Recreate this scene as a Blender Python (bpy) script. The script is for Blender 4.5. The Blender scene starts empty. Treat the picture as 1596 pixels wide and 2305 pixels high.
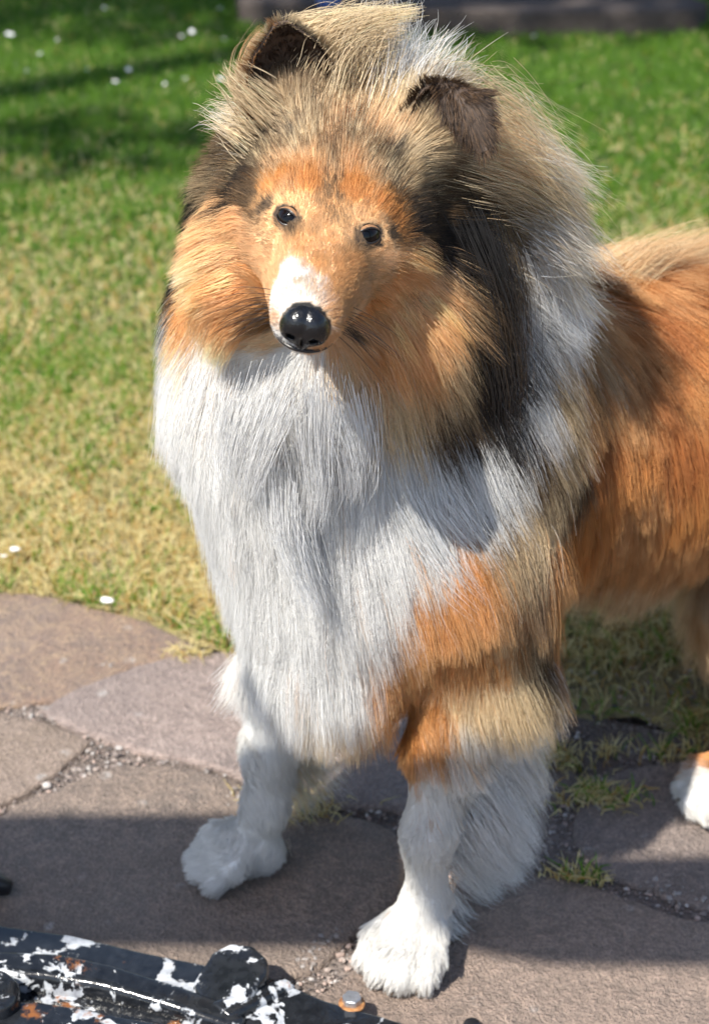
import bpy, bmesh, math, random
import numpy as np
from mathutils import Vector, Matrix, kdtree
rng = np.random.default_rng(7); random.seed(7)
SC = bpy.context.scene; COL = SC.collection
# ------------------------------------------------------------------ camera
CAM_H, PITCH, FPX, CX, CY = 1.113, math.radians(30), 4770.0, 798.0, 1152.5
cam = bpy.data.cameras.new('camera'); cam_ob = bpy.data.objects.new('camera', cam); COL.objects.link(cam_ob)
cam_ob.location = (0, 0, CAM_H); cam_ob.rotation_euler = (math.pi/2-PITCH, 0, 0)
cam.sensor_fit = 'VERTICAL'; cam.sensor_height = 36; cam.lens = FPX/2305*36
cam.clip_start = .02; cam.clip_end = 3000
cam.dof.use_dof = True; cam.dof.focus_distance = 1.36; cam.dof.aperture_fstop = 8.5
SC.camera = cam_ob
# ------------------------------------------------------------------ sky, sun, exposure
SUN_EL, SUN_AZ = math.radians(53), math.radians(-140)   # azimuth clockwise from +Y: the sun stands high, behind the camera's left shoulder
sun_dir = Vector((math.sin(SUN_AZ)*math.cos(SUN_EL), math.cos(SUN_AZ)*math.cos(SUN_EL), math.sin(SUN_EL)))
world = bpy.data.worlds.new('World'); SC.world = world; world.use_nodes = True
wn = world.node_tree; wn.nodes.clear()
sky = wn.nodes.new('ShaderNodeTexSky'); sky.sky_type = 'NISHITA'; sky.sun_disc = False
sky.sun_elevation = SUN_EL; sky.sun_rotation = SUN_AZ
bg = wn.nodes.new('ShaderNodeBackground'); bg.inputs[1].default_value = .11
wo = wn.nodes.new('ShaderNodeOutputWorld')
wn.links.new(sky.outputs[0], bg.inputs[0]); wn.links.new(bg.outputs[0], wo.inputs[0])
sun = bpy.data.lights.new('sun', 'SUN'); sun.energy = 4.6; sun.angle = math.radians(.55); sun.color = (1, .95, .86)
sun_ob = bpy.data.objects.new('sun', sun); COL.objects.link(sun_ob)
sun_ob.rotation_euler = (-sun_dir).to_track_quat('-Z', 'Y').to_euler()
vs = SC.view_settings; vs.view_transform = 'Standard'; vs.look = 'None'; vs.gamma = 1; vs.use_curve_mapping = False; vs.exposure = 1.0
cy = SC.cycles
cy.max_bounces = 6; cy.diffuse_bounces = 3; cy.glossy_bounces = 3; cy.transmission_bounces = 4; cy.transparent_max_bounces = 8
cy.use_denoising = True; cy.use_adaptive_sampling = True; cy.adaptive_threshold = .03; cy.caustics_reflective = False; cy.caustics_refractive = False
SC.cycles_curves.shape = 'THICK'; SC.cycles_curves.subdivisions = 2

# ------------------------------------------------------------------ helpers
FWD = np.array((0, math.cos(PITCH), -math.sin(PITCH))); RGT = np.array((1., 0, 0)); UPV = np.array((0, math.sin(PITCH), math.cos(PITCH)))
CAMP = np.array((0, 0, CAM_H))
def ray(x, y): return RGT*((x-CX)/FPX) + UPV*((CY-y)/FPX) + FWD
def W(x, y, Y):
    d = ray(x, y); return CAMP + d*(Y/d[1])
def G(x, y, z=0.0):
    d = ray(x, y); return CAMP + d*((z-CAM_H)/d[2])
def unit(v):
    v = np.asarray(v, float); return v/np.maximum(np.linalg.norm(v, axis=-1, keepdims=True), 1e-9)
def link(ob, parent=None):
    COL.objects.link(ob)
    if parent is not None: ob.parent = parent
    return ob
def mesh_obj(name, verts, faces, mat=None, parent=None, smooth=True):
    me = bpy.data.meshes.new(name); me.from_pydata([tuple(v) for v in verts], [], [tuple(f) for f in faces]); me.update()
    if mat: me.materials.append(mat)
    if smooth: me.polygons.foreach_set('use_smooth', np.ones(len(me.polygons), bool))
    return link(bpy.data.objects.new(name, me), parent)
def bm_obj(name, bm, mat=None, parent=None, smooth=True):
    me = bpy.data.meshes.new(name); bm.to_mesh(me); bm.free()
    if mat: me.materials.append(mat)
    if smooth: me.polygons.foreach_set('use_smooth', np.ones(len(me.polygons), bool))
    return link(bpy.data.objects.new(name, me), parent)
def tag(o, label=None, cat=None, group=None, kind=None):
    if label: o['label'] = label
    if cat: o['category'] = cat
    if group: o['group'] = group
    if kind: o['kind'] = kind
    return o
class NT:
    """small node-tree writer"""
    def __init__(s, name):
        s.m = bpy.data.materials.new(name); s.m.use_nodes = True; s.t = s.m.node_tree; s.t.nodes.clear()
        s.out = s.t.nodes.new('ShaderNodeOutputMaterial')
    def n(s, ty, **kw):
        nd = s.t.nodes.new(ty)
        for k, v in kw.items():
            if k.startswith('i_'):
                key = k[2:]; key = int(key) if key.isdigit() else key.replace('_', ' ')
                inp = nd.inputs[key]
                if hasattr(v, 'is_output') or isinstance(v, bpy.types.NodeSocket): s.t.links.new(v, inp)
                else: inp.default_value = v
            else: setattr(nd, k, v)
        return nd
    def noise(s, vec, scale, detail=4, rough=.55, dist=0):
        return s.n('ShaderNodeTexNoise', i_Vector=vec, i_Scale=scale, i_Detail=detail, i_Roughness=rough, i_Distortion=dist).outputs[0]
    def ramp(s, fac, stops, interp='LINEAR'):
        r = s.n('ShaderNodeValToRGB', i_0=fac); cr = r.color_ramp; cr.interpolation = interp
        while len(cr.elements) < len(stops): cr.elements.new(.5)
        for e, (p, c) in zip(cr.elements, stops):
            e.position = p; e.color = (c, c, c, 1) if isinstance(c, (int, float)) else (*c, 1)
        return r.outputs[0]
    def mix(s, fac, a, b, mode='MIX'):
        nd = s.n('ShaderNodeMix', data_type='RGBA', blend_type=mode); 
        for i, v in ((0, fac), (6, a), (7, b)):
            if isinstance(v, bpy.types.NodeSocket): s.t.links.new(v, nd.inputs[i])
            elif i == 0: nd.inputs[i].default_value = v
            else: nd.inputs[i].default_value = (*v, 1) if len(v) == 3 else v
        return nd.outputs[2]
    def math(s, op, a, b=0.0, c=None):
        nd = s.n('ShaderNodeMath', operation=op)
        for i, v in enumerate((a, b, c)):
            if v is None: continue
            if isinstance(v, bpy.types.NodeSocket): s.t.links.new(v, nd.inputs[i])
            else: nd.inputs[i].default_value = v
        return nd.outputs[0]
    def bump(s, h, dist, strength=1.0, normal=None):
        nd = s.n('ShaderNodeBump', i_Height=h, i_Distance=dist, i_Strength=strength)
        if normal is not None: s.t.links.new(normal, nd.inputs['Normal'])
        return nd.outputs[0]
    def finish(s, color, rough=.8, normal=None, **kw):
        p = s.n('ShaderNodeBsdfPrincipled')
        for k, v in (('Base Color', color), ('Roughness', rough), ('Normal', normal), *[(k.replace('_', ' '), v) for k, v in kw.items()]):
            if v is None: continue
            if isinstance(v, bpy.types.NodeSocket): s.t.links.new(v, p.inputs[k])
            else: p.inputs[k].default_value = (*v, 1) if (k.endswith('Color') and len(v) == 3) else v
        s.t.links.new(p.outputs[0], s.out.inputs[0]); return s.m
    def pos(s): return s.n('ShaderNodeNewGeometry').outputs['Position']
    def obc(s): return s.n('ShaderNodeTexCoord').outputs['Object']
def plain(name, col, rough=.6, **kw): return NT(name).finish(col, rough, **kw)
def vnoise(P, scale, seed=0, octaves=2):
    """value noise in numpy, P (n,3) -> about -1..1"""
    out = np.zeros(len(P)); amp = 1.; tot = 0
    for o in range(octaves):
        q = P*scale*2**o + seed*17.13 + o*5.7; i = np.floor(q).astype(np.int64); f = q-i; f = f*f*(3-2*f)
        acc = 0
        for c in range(8):
            d = np.array((c & 1, c >> 1 & 1, c >> 2 & 1)); k = i+d
            h = (k[:, 0]*374761393 + k[:, 1]*668265263 + k[:, 2]*2147483647 + seed*974634777) & 0xffffffff
            h = ((h ^ (h >> 13))*1274126177) & 0xffffffff; h = (h ^ (h >> 16)) & 0xffff
            w = np.prod(np.where(d, f, 1-f), axis=1); acc = acc + w*(h/32767.5-1)
        out += acc*amp; tot += amp; amp *= .5
    return out/tot
def curves_obj(name, X, CRoot, CTip, rad, mat, parent, blend=1.0, tip=.25):
    n, k, _ = X.shape; cu = bpy.data.hair_curves.new(name); cu.add_curves([k]*n)
    cu.position_data.foreach_set('vector', X.astype(np.float32).ravel())
    t = np.linspace(0, 1, k)
    r = (np.asarray(rad).reshape(-1, 1)*(1-(1-tip)*t[None]**1.5)*np.ones((n, 1))).astype(np.float32)
    cu.attributes.new('radius', 'FLOAT', 'POINT').data.foreach_set('value', r.ravel())
    tt = np.clip((t-.30)/.55, 0, 1)**blend
    c = np.ones((n, k, 4), np.float32); c[..., :3] = CRoot[:, None]+(CTip-CRoot)[:, None]*tt[None, :, None]
    cu.attributes.new('tint', 'FLOAT_COLOR', 'POINT').data.foreach_set('color', c.ravel())
    cu.materials.append(mat); return link(bpy.data.objects.new(name, cu), parent)
def tube(name, pts, rad, mat, parent, n=7):
    pts = np.array(pts); V, F = [], []; T = unit(np.gradient(pts, axis=0)); ref = np.array((.2, .3, .93))
    rad = np.broadcast_to(rad, len(pts))
    for i, (p, t) in enumerate(zip(pts, T)):
        a = unit(np.cross(t, ref)); b = np.cross(t, a)
        for k in range(n): V.append(p+(a*math.cos(2*math.pi*k/n)+b*math.sin(2*math.pi*k/n))*rad[i])
    for i in range(len(pts)-1):
        for k in range(n): j = (k+1) % n; F.append((i*n+k, i*n+j, (i+1)*n+j, (i+1)*n+k))
    F += [tuple(range(n))[::-1], tuple(range(len(V)-n, len(V)))]
    return mesh_obj(name, V, F, mat, parent)
DENS, GDENS = .75, 1.0
# ================================================================== ground, paving, lawn
def in_poly(P, poly):
    x, y = P[:, 0], P[:, 1]; r = np.zeros(len(P), bool); j = len(poly)-1
    for i in range(len(poly)):
        xi, yi = poly[i]; xj, yj = poly[j]
        c = ((yi > y) != (yj > y)) & (x < (xj-xi)*(y-yi)/(yj-yi+1e-12)+xi); r ^= c; j = i
    return r
def smooth_poly(pts, sub=6, jit=.0025, seed=0):
    """closed Catmull-Rom outline through the points, with a worn edge"""
    p = np.array(pts); n = len(p); out = []
    for i in range(n):
        a, b, c, d = p[i-1], p[i], p[(i+1) % n], p[(i+2) % n]
        for k in range(sub):
            t = k/sub; out.append(.5*((2*b)+(-a+c)*t+(2*a-5*b+4*c-d)*t*t+(-a+3*b-3*c+d)*t**3))
    o = np.array(out)*.35+np.array([p[i]*(1-k/sub)+p[(i+1) % n]*(k/sub) for i in range(n) for k in range(sub)])*.65; q = np.column_stack((o, np.zeros(len(o))))
    o[:, 0] += vnoise(q, 38, seed+1, 4)*jit*1.6; o[:, 1] += vnoise(q, 38, seed+2, 4)*jit*1.6; return o
def soil_material():
    s = NT('soil'); p = s.pos(); n1 = s.noise(p, 14, 5); n2 = s.noise(p, 160, 4, .7); v = s.n('ShaderNodeTexVoronoi', i_Vector=p, i_Scale=210.0)
    c = s.ramp(n1, [(.3, (.115, .088, .074)), (.55, (.185, .150, .132)), (.75, (.26, .215, .19))]); c = s.mix(s.ramp(n2, [(.35, 0.), (.7, .6)]), c, (.07, .055, .046))
    c = s.mix(s.ramp(v.outputs[1], [(.86, 0.), (.9, .6)]), c, (.40, .35, .32))
    h = s.math('ADD', s.math('MULTIPLY', n2, .6), s.math('MULTIPLY', v.outputs[0], -.7)); return s.finish(c, .95, s.bump(h, .006, 1))
SOIL = soil_material()
def field(name, z, mat, x0, x1, y0, y1):
    return mesh_obj(name, [(x0, y0, z), (x1, y0, z), (x1, y1, z), (x0, y1, z)], [(0, 1, 2, 3)], mat)
tag(field('ground', -.016, SOIL, -400, 400, -400, 400), kind='structure')
# flagstones: outlines in picture points on the ground
STONES = [
 ([(-330,1310),(-150,1325),(60,1338),(200,1372),(330,1402),(420,1440),(432,1456),(360,1482),(265,1504),(150,1556),(20,1576),(-150,1590),(-330,1560)], (.190,.158,.147), (.30,.20,.135)),
 ([(112,1600),(190,1548),(300,1508),(425,1470),(560,1478),(760,1500),(930,1545),(985,1640),(960,1760),(895,1815),(760,1800),(640,1770),(520,1722),(400,1690),(290,1672),(200,1640)], (.235,.200,.190), (.265,.222,.208)),
 ([(-330,1640),(-140,1615),(0,1612),(100,1630),(190,1666),(150,1706),(80,1750),(0,1800),(-140,1880),(-330,1890)], (.235,.190,.152), (.22,.185,.165)),
 ([(-330,2010),(-150,1925),(0,1845),(110,1785),(240,1735),(380,1722),(500,1750),(620,1808),(760,1838),(875,1862),(898,1915),(880,2010),(820,2075),(745,2120),(690,2170),(560,2215),(300,2260),(0,2330),(-330,2400)], (.170,.145,.128), (.20,.165,.14)),
 ([(905,2085),(960,2010),(1100,1965),(1200,1968),(1330,2005),(1480,2052),(1640,2085),(1850,2120),(2050,2300),(1900,2700),(1400,2760),(900,2650),(620,2420),(690,2260),(790,2190),(860,2130)], (.200,.165,.142), (.21,.17,.145)),
 ([(1322,1812),(1380,1755),(1470,1722),(1600,1712),(1760,1715),(1900,1800),(1880,1990),(1760,2060),(1600,2032),(1480,1990),(1370,1955),(1318,1890)], (.180,.155,.143), (.20,.17,.155)),
 ([(1035,1640),(1130,1660),(1225,1700),(1290,1742),(1312,1772),(1240,1792),(1120,1800),(1005,1800),(990,1745),(1010,1680)], (.200,.175,.162), (.19,.165,.15)),
 ([(-360,1900),(-560,1780),(-760,1800),(-900,2050),(-700,2250),(-420,2200),(-350,2040)], (.19,.16,.145), (.2,.17,.15)),
 ([(-370,1560),(-420,1330),(-640,1290),(-860,1400),(-800,1700),(-580,1740),(-400,1650)], (.22,.18,.16), (.2,.17,.15)),
 ([(1930,1780),(2060,1690),(2300,1680),(2500,1850),(2440,2120),(2150,2200),(1960,2080),(1920,1960)], (.19,.16,.145), (.2,.17,.15)),
 ([(-300,2460),(0,2380),(320,2320),(560,2300),(600,2480),(840,2720),(700,3000),(200,3050),(-250,2800)], (.18,.15,.135), (.2,.17,.15)),
]
def stone_material(i, c1, c2):
    c1 = tuple(v*f for v, f in zip(c1, (1.22, 1.14, 1.09))); c2 = tuple(v*f for v, f in zip(c2, (1.26, 1.16, 1.09))); s = NT('flagstone_%d' % i); p = s.pos(); n1 = s.noise(p, 7.5+i, 5, .6, .4); n2 = s.noise(p, 60, 5, .7); n3 = s.noise(p, 420, 3, .7); n4 = s.noise(p, 24, 4, .6, .8)
    c = s.ramp(n1, [(.3, c1), (.68, c2)]); c = s.mix(s.ramp(n4, [(.48, 0.), (.72, .55)]), c, tuple(v*.62 for v in c1)); c = s.mix(s.ramp(n2, [(.42, 0.), (.70, .75)]), c, tuple(min(v*1.55, .5) for v in c2)); c = s.mix(s.ramp(s.noise(p, 130, 4, .75), [(.30, .5), (.46, 0.)]), c, tuple(v*.6 for v in c1))
    c = s.mix(s.ramp(n3, [(.35, .55), (.60, 0.)]), c, tuple(v*.45 for v in c1)); n5 = s.noise(p, 210, 3, .65); c = s.mix(s.ramp(n5, [(.34, .55), (.48, 0.)]), c, tuple(v*.6 for v in c1)); c = s.mix(s.ramp(n5, [(.56, 0.), (.70, .6)]), c, tuple(min(v*1.5, .5) for v in c2)); c = s.mix(s.ramp(s.noise(p, 3.2, 3, .5, .6), [(.48, 0.), (.64, .35)]), c, tuple(v*.65 for v in c1)); v = s.n('ShaderNodeTexVoronoi', i_Vector=p, i_Scale=26.0); lic = s.math('MULTIPLY', s.ramp(v.outputs[0], [(.10, 1.), (.17, 0.)]), s.ramp(n2, [(.48, 0.), (.56, 1.)])); c = s.mix(s.math('MULTIPLY', lic, .55), c, (.42, .40, .38))
    h = s.math('ADD', s.math('MULTIPLY', n2, 1.0), s.math('ADD', s.math('MULTIPLY', n3, .6), s.math('MULTIPLY', n5, .9))); return s.finish(c, s.ramp(n1, [(.3, .72), (.7, .9)]), s.bump(h, .0045, 1))
pave = tag(mesh_obj('pavement', [(-1.6, .2, -.0065), (2.0, .2, -.0065), (2.0, 1.42, -.0065), (.75, 1.50, -.0065), (.32, 1.53, -.0065), (.05, 1.63, -.0065), (-.14, 1.63, -.0065), (-.4, 1.72, -.0065), (-1.6, 1.76, -.0065)], [tuple(range(9))], SOIL, smooth=False), kind='structure')
POLY = []
for i, (pp, c1, c2) in enumerate(STONES):
    o = smooth_poly([G(x, y)[:2] for x, y in pp], 10, .004, i*9); c = o.mean(0); o = c+(o-c)*(1+.007/np.linalg.norm(o-c, axis=1, keepdims=True)); POLY.append(o); n = len(o); V, F = [], []
    for fr, z in ((1.004, -.03), (1.0, -.0055), (.995, -.0024), (.985, -.0010), (.965, 0), (.90, 0), (.8, 0), (.68, 0), (.54, 0), (.38, 0), (.2, 0)):
        q = c+(o-c)*fr; zz = np.full(n, z)
        if z > -.003: qq = np.column_stack((q, np.zeros(n))); zz = z+vnoise(qq, 9, i+3)*.0016+vnoise(qq, 38, i+5)*.0009-.0012
        V += [(*a, b) for a, b in zip(q, zz)]
    R = len(V)//n; V.append((*c, -.0012))
    for k in range(R-1):
        for j in range(n): m = (j+1) % n; F.append((k*n+j, k*n+m, (k+1)*n+m, (k+1)*n+j))
    for j in range(n): F.append(((R-1)*n+j, (R-1)*n+(j+1) % n, len(V)-1))
    ob = mesh_obj('flagstone', V, F, stone_material(i, c1, c2), pave)
# gravel and grit in the joints
def pebbles(name, P, size, mats, parent, label=None):
    ico = bmesh.new(); bmesh.ops.create_icosphere(ico, subdivisions=1, radius=1); bv = np.array([v.co for v in ico.verts]); bf = np.array([[v.index for v in f.verts] for f in ico.faces]); ico.free()
    n = len(P); k = len(bv); R = rng.normal(0, 1, (n, 3, 3)); R = np.linalg.qr(R)[0]; sc = size[:, None]*rng.uniform(.5, 1.2, (n, 3)); sc[:, 2] *= .75
    V = (np.einsum('nij,kj->nki', R, bv)*(1+rng.normal(0, .13, (n, k, 1)))*sc[:, None]+P[:, None]).reshape(-1, 3); F = (bf[None]+(np.arange(n)*k)[:, None, None]).reshape(-1, 3)
    me = bpy.data.meshes.new(name); me.from_pydata(V, [], F.tolist()); me.update()
    for m in mats: me.materials.append(m)
    me.polygons.foreach_set('material_index', np.repeat(rng.integers(0, len(mats), n), len(bf)).astype(np.int32)); ob = link(bpy.data.objects.new(name, me), parent); return ob
cand = np.column_stack((rng.uniform(-.5, .75, 90000), rng.uniform(.95, 1.66, 90000))); ok = np.ones(len(cand), bool)
for o in POLY: ok &= ~in_poly(cand, o)
joint = cand[ok]; dmin = np.full(len(joint), 9.)
for o in POLY: dmin = np.minimum(dmin, np.sqrt(((joint[:, None]-o[None])**2).sum(-1)).min(1))
keep = (dmin < .02) | (rng.random(len(joint)) < .22); joint = joint[keep][:14000]; dmin = dmin[keep][:14000]
sz = rng.gamma(1.6, .0006, len(joint)).clip(.0004, .0038)
grit = [plain('grit_%d' % i, c, .9) for i, c in enumerate(((.30, .245, .215), (.19, .155, .14), (.36, .27, .23), (.10, .085, .08), (.40, .37, .35)))]
gv = pebbles('gravel', np.column_stack((joint, np.full(len(joint), -.0065)+sz*.3+rng.random(len(joint))*.003)), sz, grit, None); tag(gv, 'loose grit and gravel filling the joints between the flagstones', 'gravel', kind='stuff')
mc = []
for x, y, n, r in ((690, 2168, 9, .004), (706, 2150, 7, .004), (728, 2128, 7, .004), (746, 2114, 6, .003), (765, 2108, 4, .003), (530, 1795, 8, .006), (1520, 2012, 16, .008), (1470, 2000, 8, .005), (1590, 2040, 8, .005), (112, 1602, 8, .004), (1335, 1815, 8, .005), (245, 1500, 6, .004), (420, 1470, 5, .003)):
    c = G(x, y, -.004); mc.append(np.column_stack((c[0]+rng.normal(0, r, n), c[1]+rng.normal(0, r, n), np.full(n, -.003)+rng.random(n)*.003)))
mc = np.concatenate(mc); tag(pebbles('mortar_crumbs', mc, rng.uniform(.001, .0036, len(mc)), [plain('pale_mortar', (.27, .245, .23), .95), plain('grey_mortar', (.19, .165, .15), .95)], pave), kind='stuff')
# ------------------------------------------------------------------ lawn
EDGE = np.array([G(x, y)[:2] for x, y in ((-900, 1270), (-330, 1295), (0, 1328), (150, 1352), (300, 1385), (420, 1432), (520, 1462), (700, 1470), (950, 1530), (1150, 1560), (1235, 1585), (1330, 1610), (1430, 1600), (1520, 1640), (1620, 1660), (1900, 1650), (2600, 1640))])
def edge_y(x): return np.interp(x, EDGE[:, 0], EDGE[:, 1])
def lawn_material():
    s = NT('lawn'); p = s.pos(); n1 = s.noise(p, 5, 4); n2 = s.noise(p, 90, 4, .7); sx = s.n('ShaderNodeSeparateXYZ', i_0=p); far = s.n('ShaderNodeMapRange', i_0=sx.outputs[1], i_1=1.9, i_2=3.0).outputs[0]
    dry = s.ramp(n2, [(.3, (.12, .09, .055)), (.6, (.36, .29, .13))]); grn = s.ramp(n2, [(.3, (.025, .045, .010)), (.6, (.06, .10, .018))]); c = s.mix(far, dry, grn); c = s.mix(s.ramp(n1, [(.45, 0.), (.62, .5)]), c, grn)
    return s.finish(c, .95, s.bump(n2, .01, 1))
LV = [(x, y, -.006) for x, y in EDGE]; far_pts = [(60, EDGE[-1][1], -.006), (300, 300, -.006), (-300, 300, -.006), (-60, EDGE[0][1], -.006)]
lawn = tag(mesh_obj('lawn', LV+far_pts, [tuple(range(len(LV)+4))], lawn_material(), smooth=False), kind='structure')
def grass_material():
    s = NT('grass_blade'); a = s.n('ShaderNodeAttribute', attribute_name='tint').outputs[0]; d = s.n('ShaderNodeBsdfDiffuse', i_Color=a); t = s.n('ShaderNodeBsdfTranslucent', i_Color=a); g = s.n('ShaderNodeBsdfGlossy', i_Roughness=.5); g.inputs[0].default_value = (.5, .5, .45, 1)
    m = s.n('ShaderNodeMixShader', i_0=.35, i_1=d.outputs[0], i_2=t.outputs[0]); m2 = s.n('ShaderNodeMixShader', i_0=.05, i_1=m.outputs[0], i_2=g.outputs[0]); s.t.links.new(m2.outputs[0], s.out.inputs[0]); return s.m
GRASS = grass_material()
def blades(name, n, x0, x1, y0, y1, hgt, rad, parent=None, extra=None):
    P = np.column_stack((rng.uniform(x0, x1, n), rng.uniform(y0, y1, n), np.zeros(n))); fr = .42*P[:, 1]+.2; P = P[np.abs(P[:, 0]) < fr]
    ey = edge_y(P[:, 0])+vnoise(P, 26, 4)*.018; P = P[P[:, 1] > ey]
    bare = vnoise(P, 7, 21, 3); near = np.clip((2.3-P[:, 1])/.7, 0, 1); P = P[~((bare > .34) & (rng.random(len(P)) < near*.85))]
    if extra is not None: P = np.concatenate((P, extra))
    n = len(P); far = np.clip((P[:, 1]-1.9)/1.2, 0, 1); gn = vnoise(P, 5.5, 11, 3); gn2 = vnoise(P, 22, 12, 2); rim = np.exp(-np.maximum(P[:, 1]-edge_y(P[:, 0]), 0)/.022)*(vnoise(P, 9, 31) > -.1)
    if extra is not None: rim[-len(extra):] = .1
    pg = np.clip(.04+(gn*.5+gn2*.45)*(1-.6*far)+far*.92+rim*.7, .03, .97); isg = rng.random(n) < pg
    k = rng.random((n, 1)); dry = np.array((.56, .44, .15))*(1-k)+np.array((.82, .72, .40))*k; dry = np.where(rng.random((n, 1)) < .18, np.array((.52, .31, .09)), dry); grn = np.array((.065, .19, .013))*(1-k)+np.array((.20, .38, .03))*k; grn = grn*(1-.25*far[:, None])
    col = np.where(isg[:, None], grn, dry); h = hgt*(.5+.9*rng.random(n))*np.where(isg, 1.15, .95)*(1+rim*.9)*np.where(P[:, 1] < 2.2, .85, 1)
    a = rng.random(n)*6.283; lean = rng.normal(0, .55, n)+.25+np.where(isg, 0, .55); d = np.stack((np.cos(a)*np.sin(lean), np.sin(a)*np.sin(lean), np.cos(lean)), 1); d[:, 2] = np.maximum(d[:, 2], .12); d = unit(d); X = np.empty((n, 5, 3)); X[:, 0] = P-np.array((0, 0, .008)); b = np.stack((np.cos(a), np.sin(a), np.full(n, -.55)), 1)*rng.uniform(.1, .5, (n, 1))
    for q in range(1, 5): d = unit(d+b*.5); X[:, q] = X[:, q-1]+d*(h/4)[:, None]; X[:, q, 2] = np.maximum(X[:, q, 2], .001)
    return curves_obj(name, X, col*.85, col, rad*(.7+.6*rng.random(n)), GRASS, parent, tip=.2)
ex = []
for x, y, r, n in ((1350, 1795, .018, 130), (1320, 1778, .01, 60), (1250, 1712, .02, 90), (1235, 1690, .012, 40), (1305, 1970, .012, 70), (1375, 1685, .008, 26), (1500, 1690, .015, 45), (1590, 1690, .02, 70), (665, 1800, .02, 90), (690, 1830, .015, 60), (430, 1470, .01, 50)):
    c = G(x, y); ex.append(np.column_stack((c[0]+rng.normal(0, r, int(n)), c[1]+rng.normal(0, r*.45, int(n)), np.full(int(n), -.006))))
g1 = tag(blades('grass', int(125000*GDENS), -1.15, 1.15, 1.46, 2.35, .020, .0006, None, np.concatenate(ex)), 'short dry straw-coloured and green turf along the paving', 'grass', kind='stuff')
g2 = tag(blades('grass', int(245000*GDENS), -2.1, 2.1, 2.35, 4.6, .017, .0008), 'green mown lawn behind the dog', 'grass', kind='stuff')
# ------------------------------------------------------------------ stone slab on the lawn and the blue pot
def slab_material():
    s = NT('dark_stone'); p = s.pos(); n1 = s.noise(p, 9, 5, .65, .5); n2 = s.noise(p, 110, 4, .7); c = s.ramp(n1, [(.3, (.045, .037, .033)), (.7, (.085, .070, .063))]); c = s.mix(s.ramp(n2, [(.5, 0.), (.8, .5)]), c, (.14, .12, .11)); c = s.mix(s.ramp(s.noise(p, 30, 3), [(.6, 0.), (.75, .3)]), c, (.06, .03, .02))
    return s.finish(c, .95, s.bump(s.math('ADD', n1, n2), .006, 1), Specular_IOR_Level=.1)
so = smooth_poly([G(x, y+13)[:2] for x, y in ((545, 42), (700, 50), (900, 60), (1180, 68), (1430, 67), (1560, 59), (1588, 44), (1520, 18), (1380, -8), (1150, -50), (800, -58), (600, -28), (535, 12))], 5, .006, 77)
V, F = [], []; c = so.mean(0); n = len(so)
for fr, z in ((1.0, -.02), (1.0, .032), (.992, .0385), (.975, .0405), (.9, .041), (.7, .041), (.4, .041)):
    q = c+(so-c)*fr; zz = z+(vnoise(np.column_stack((q, q[:, :1])), 12, 5)*.003 if z > 0 else 0); V += [(*a, float(b)) for a, b in zip(q, np.broadcast_to(zz, n))]
V.append((*c, .041))
for k in range(6):
    for j in range(n): m = (j+1) % n; F.append((k*n+j, k*n+m, (k+1)*n+m, (k+1)*n+j))
for j in range(n): F.append((6*n+j, 6*n+(j+1) % n, len(V)-1))
tag(mesh_obj('stone_slab', V, F, slab_material()), 'low dark weathered stone slab lying in the lawn behind the dog', 'slab')
def lathe(name, prof, loc, mat, parent=None, n=28):
    V, F = [], []
    for r, z in prof: V += [(r*math.cos(2*math.pi*i/n), r*math.sin(2*math.pi*i/n), z) for i in range(n)]
    for k in range(len(prof)-1):
        for i in range(n): j = (i+1) % n; F.append((k*n+i, k*n+j, (k+1)*n+j, (k+1)*n+i))
    F.append(tuple(range(n))[::-1]); F.append(tuple(range(len(V)-n, len(V)))); o = mesh_obj(name, V, F, mat, parent); o.location = loc; return o
s = NT('blue_glaze'); o_ = s.obc(); nz = s.noise(o_, 95, 3, .6, 1.5); bl = s.finish(s.ramp(nz, [(.42, (.012, .035, .22)), (.50, (.02, .06, .34)), (.54, (.45, .52, .62)), (.60, (.04, .09, .4))]), .3)
pc = G(741, 17, .0425); lathe_ob = lathe('blue_pot', ((.018, 0), (.0205, .004), (.0215, .03), (.024, .07), (.0245, .09), (.022, .09), (.020, .06), (.001, .055)), pc, bl); tag(lathe_ob, 'small blue and white patterned pot standing on the dark stone slab', 'pot')
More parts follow.
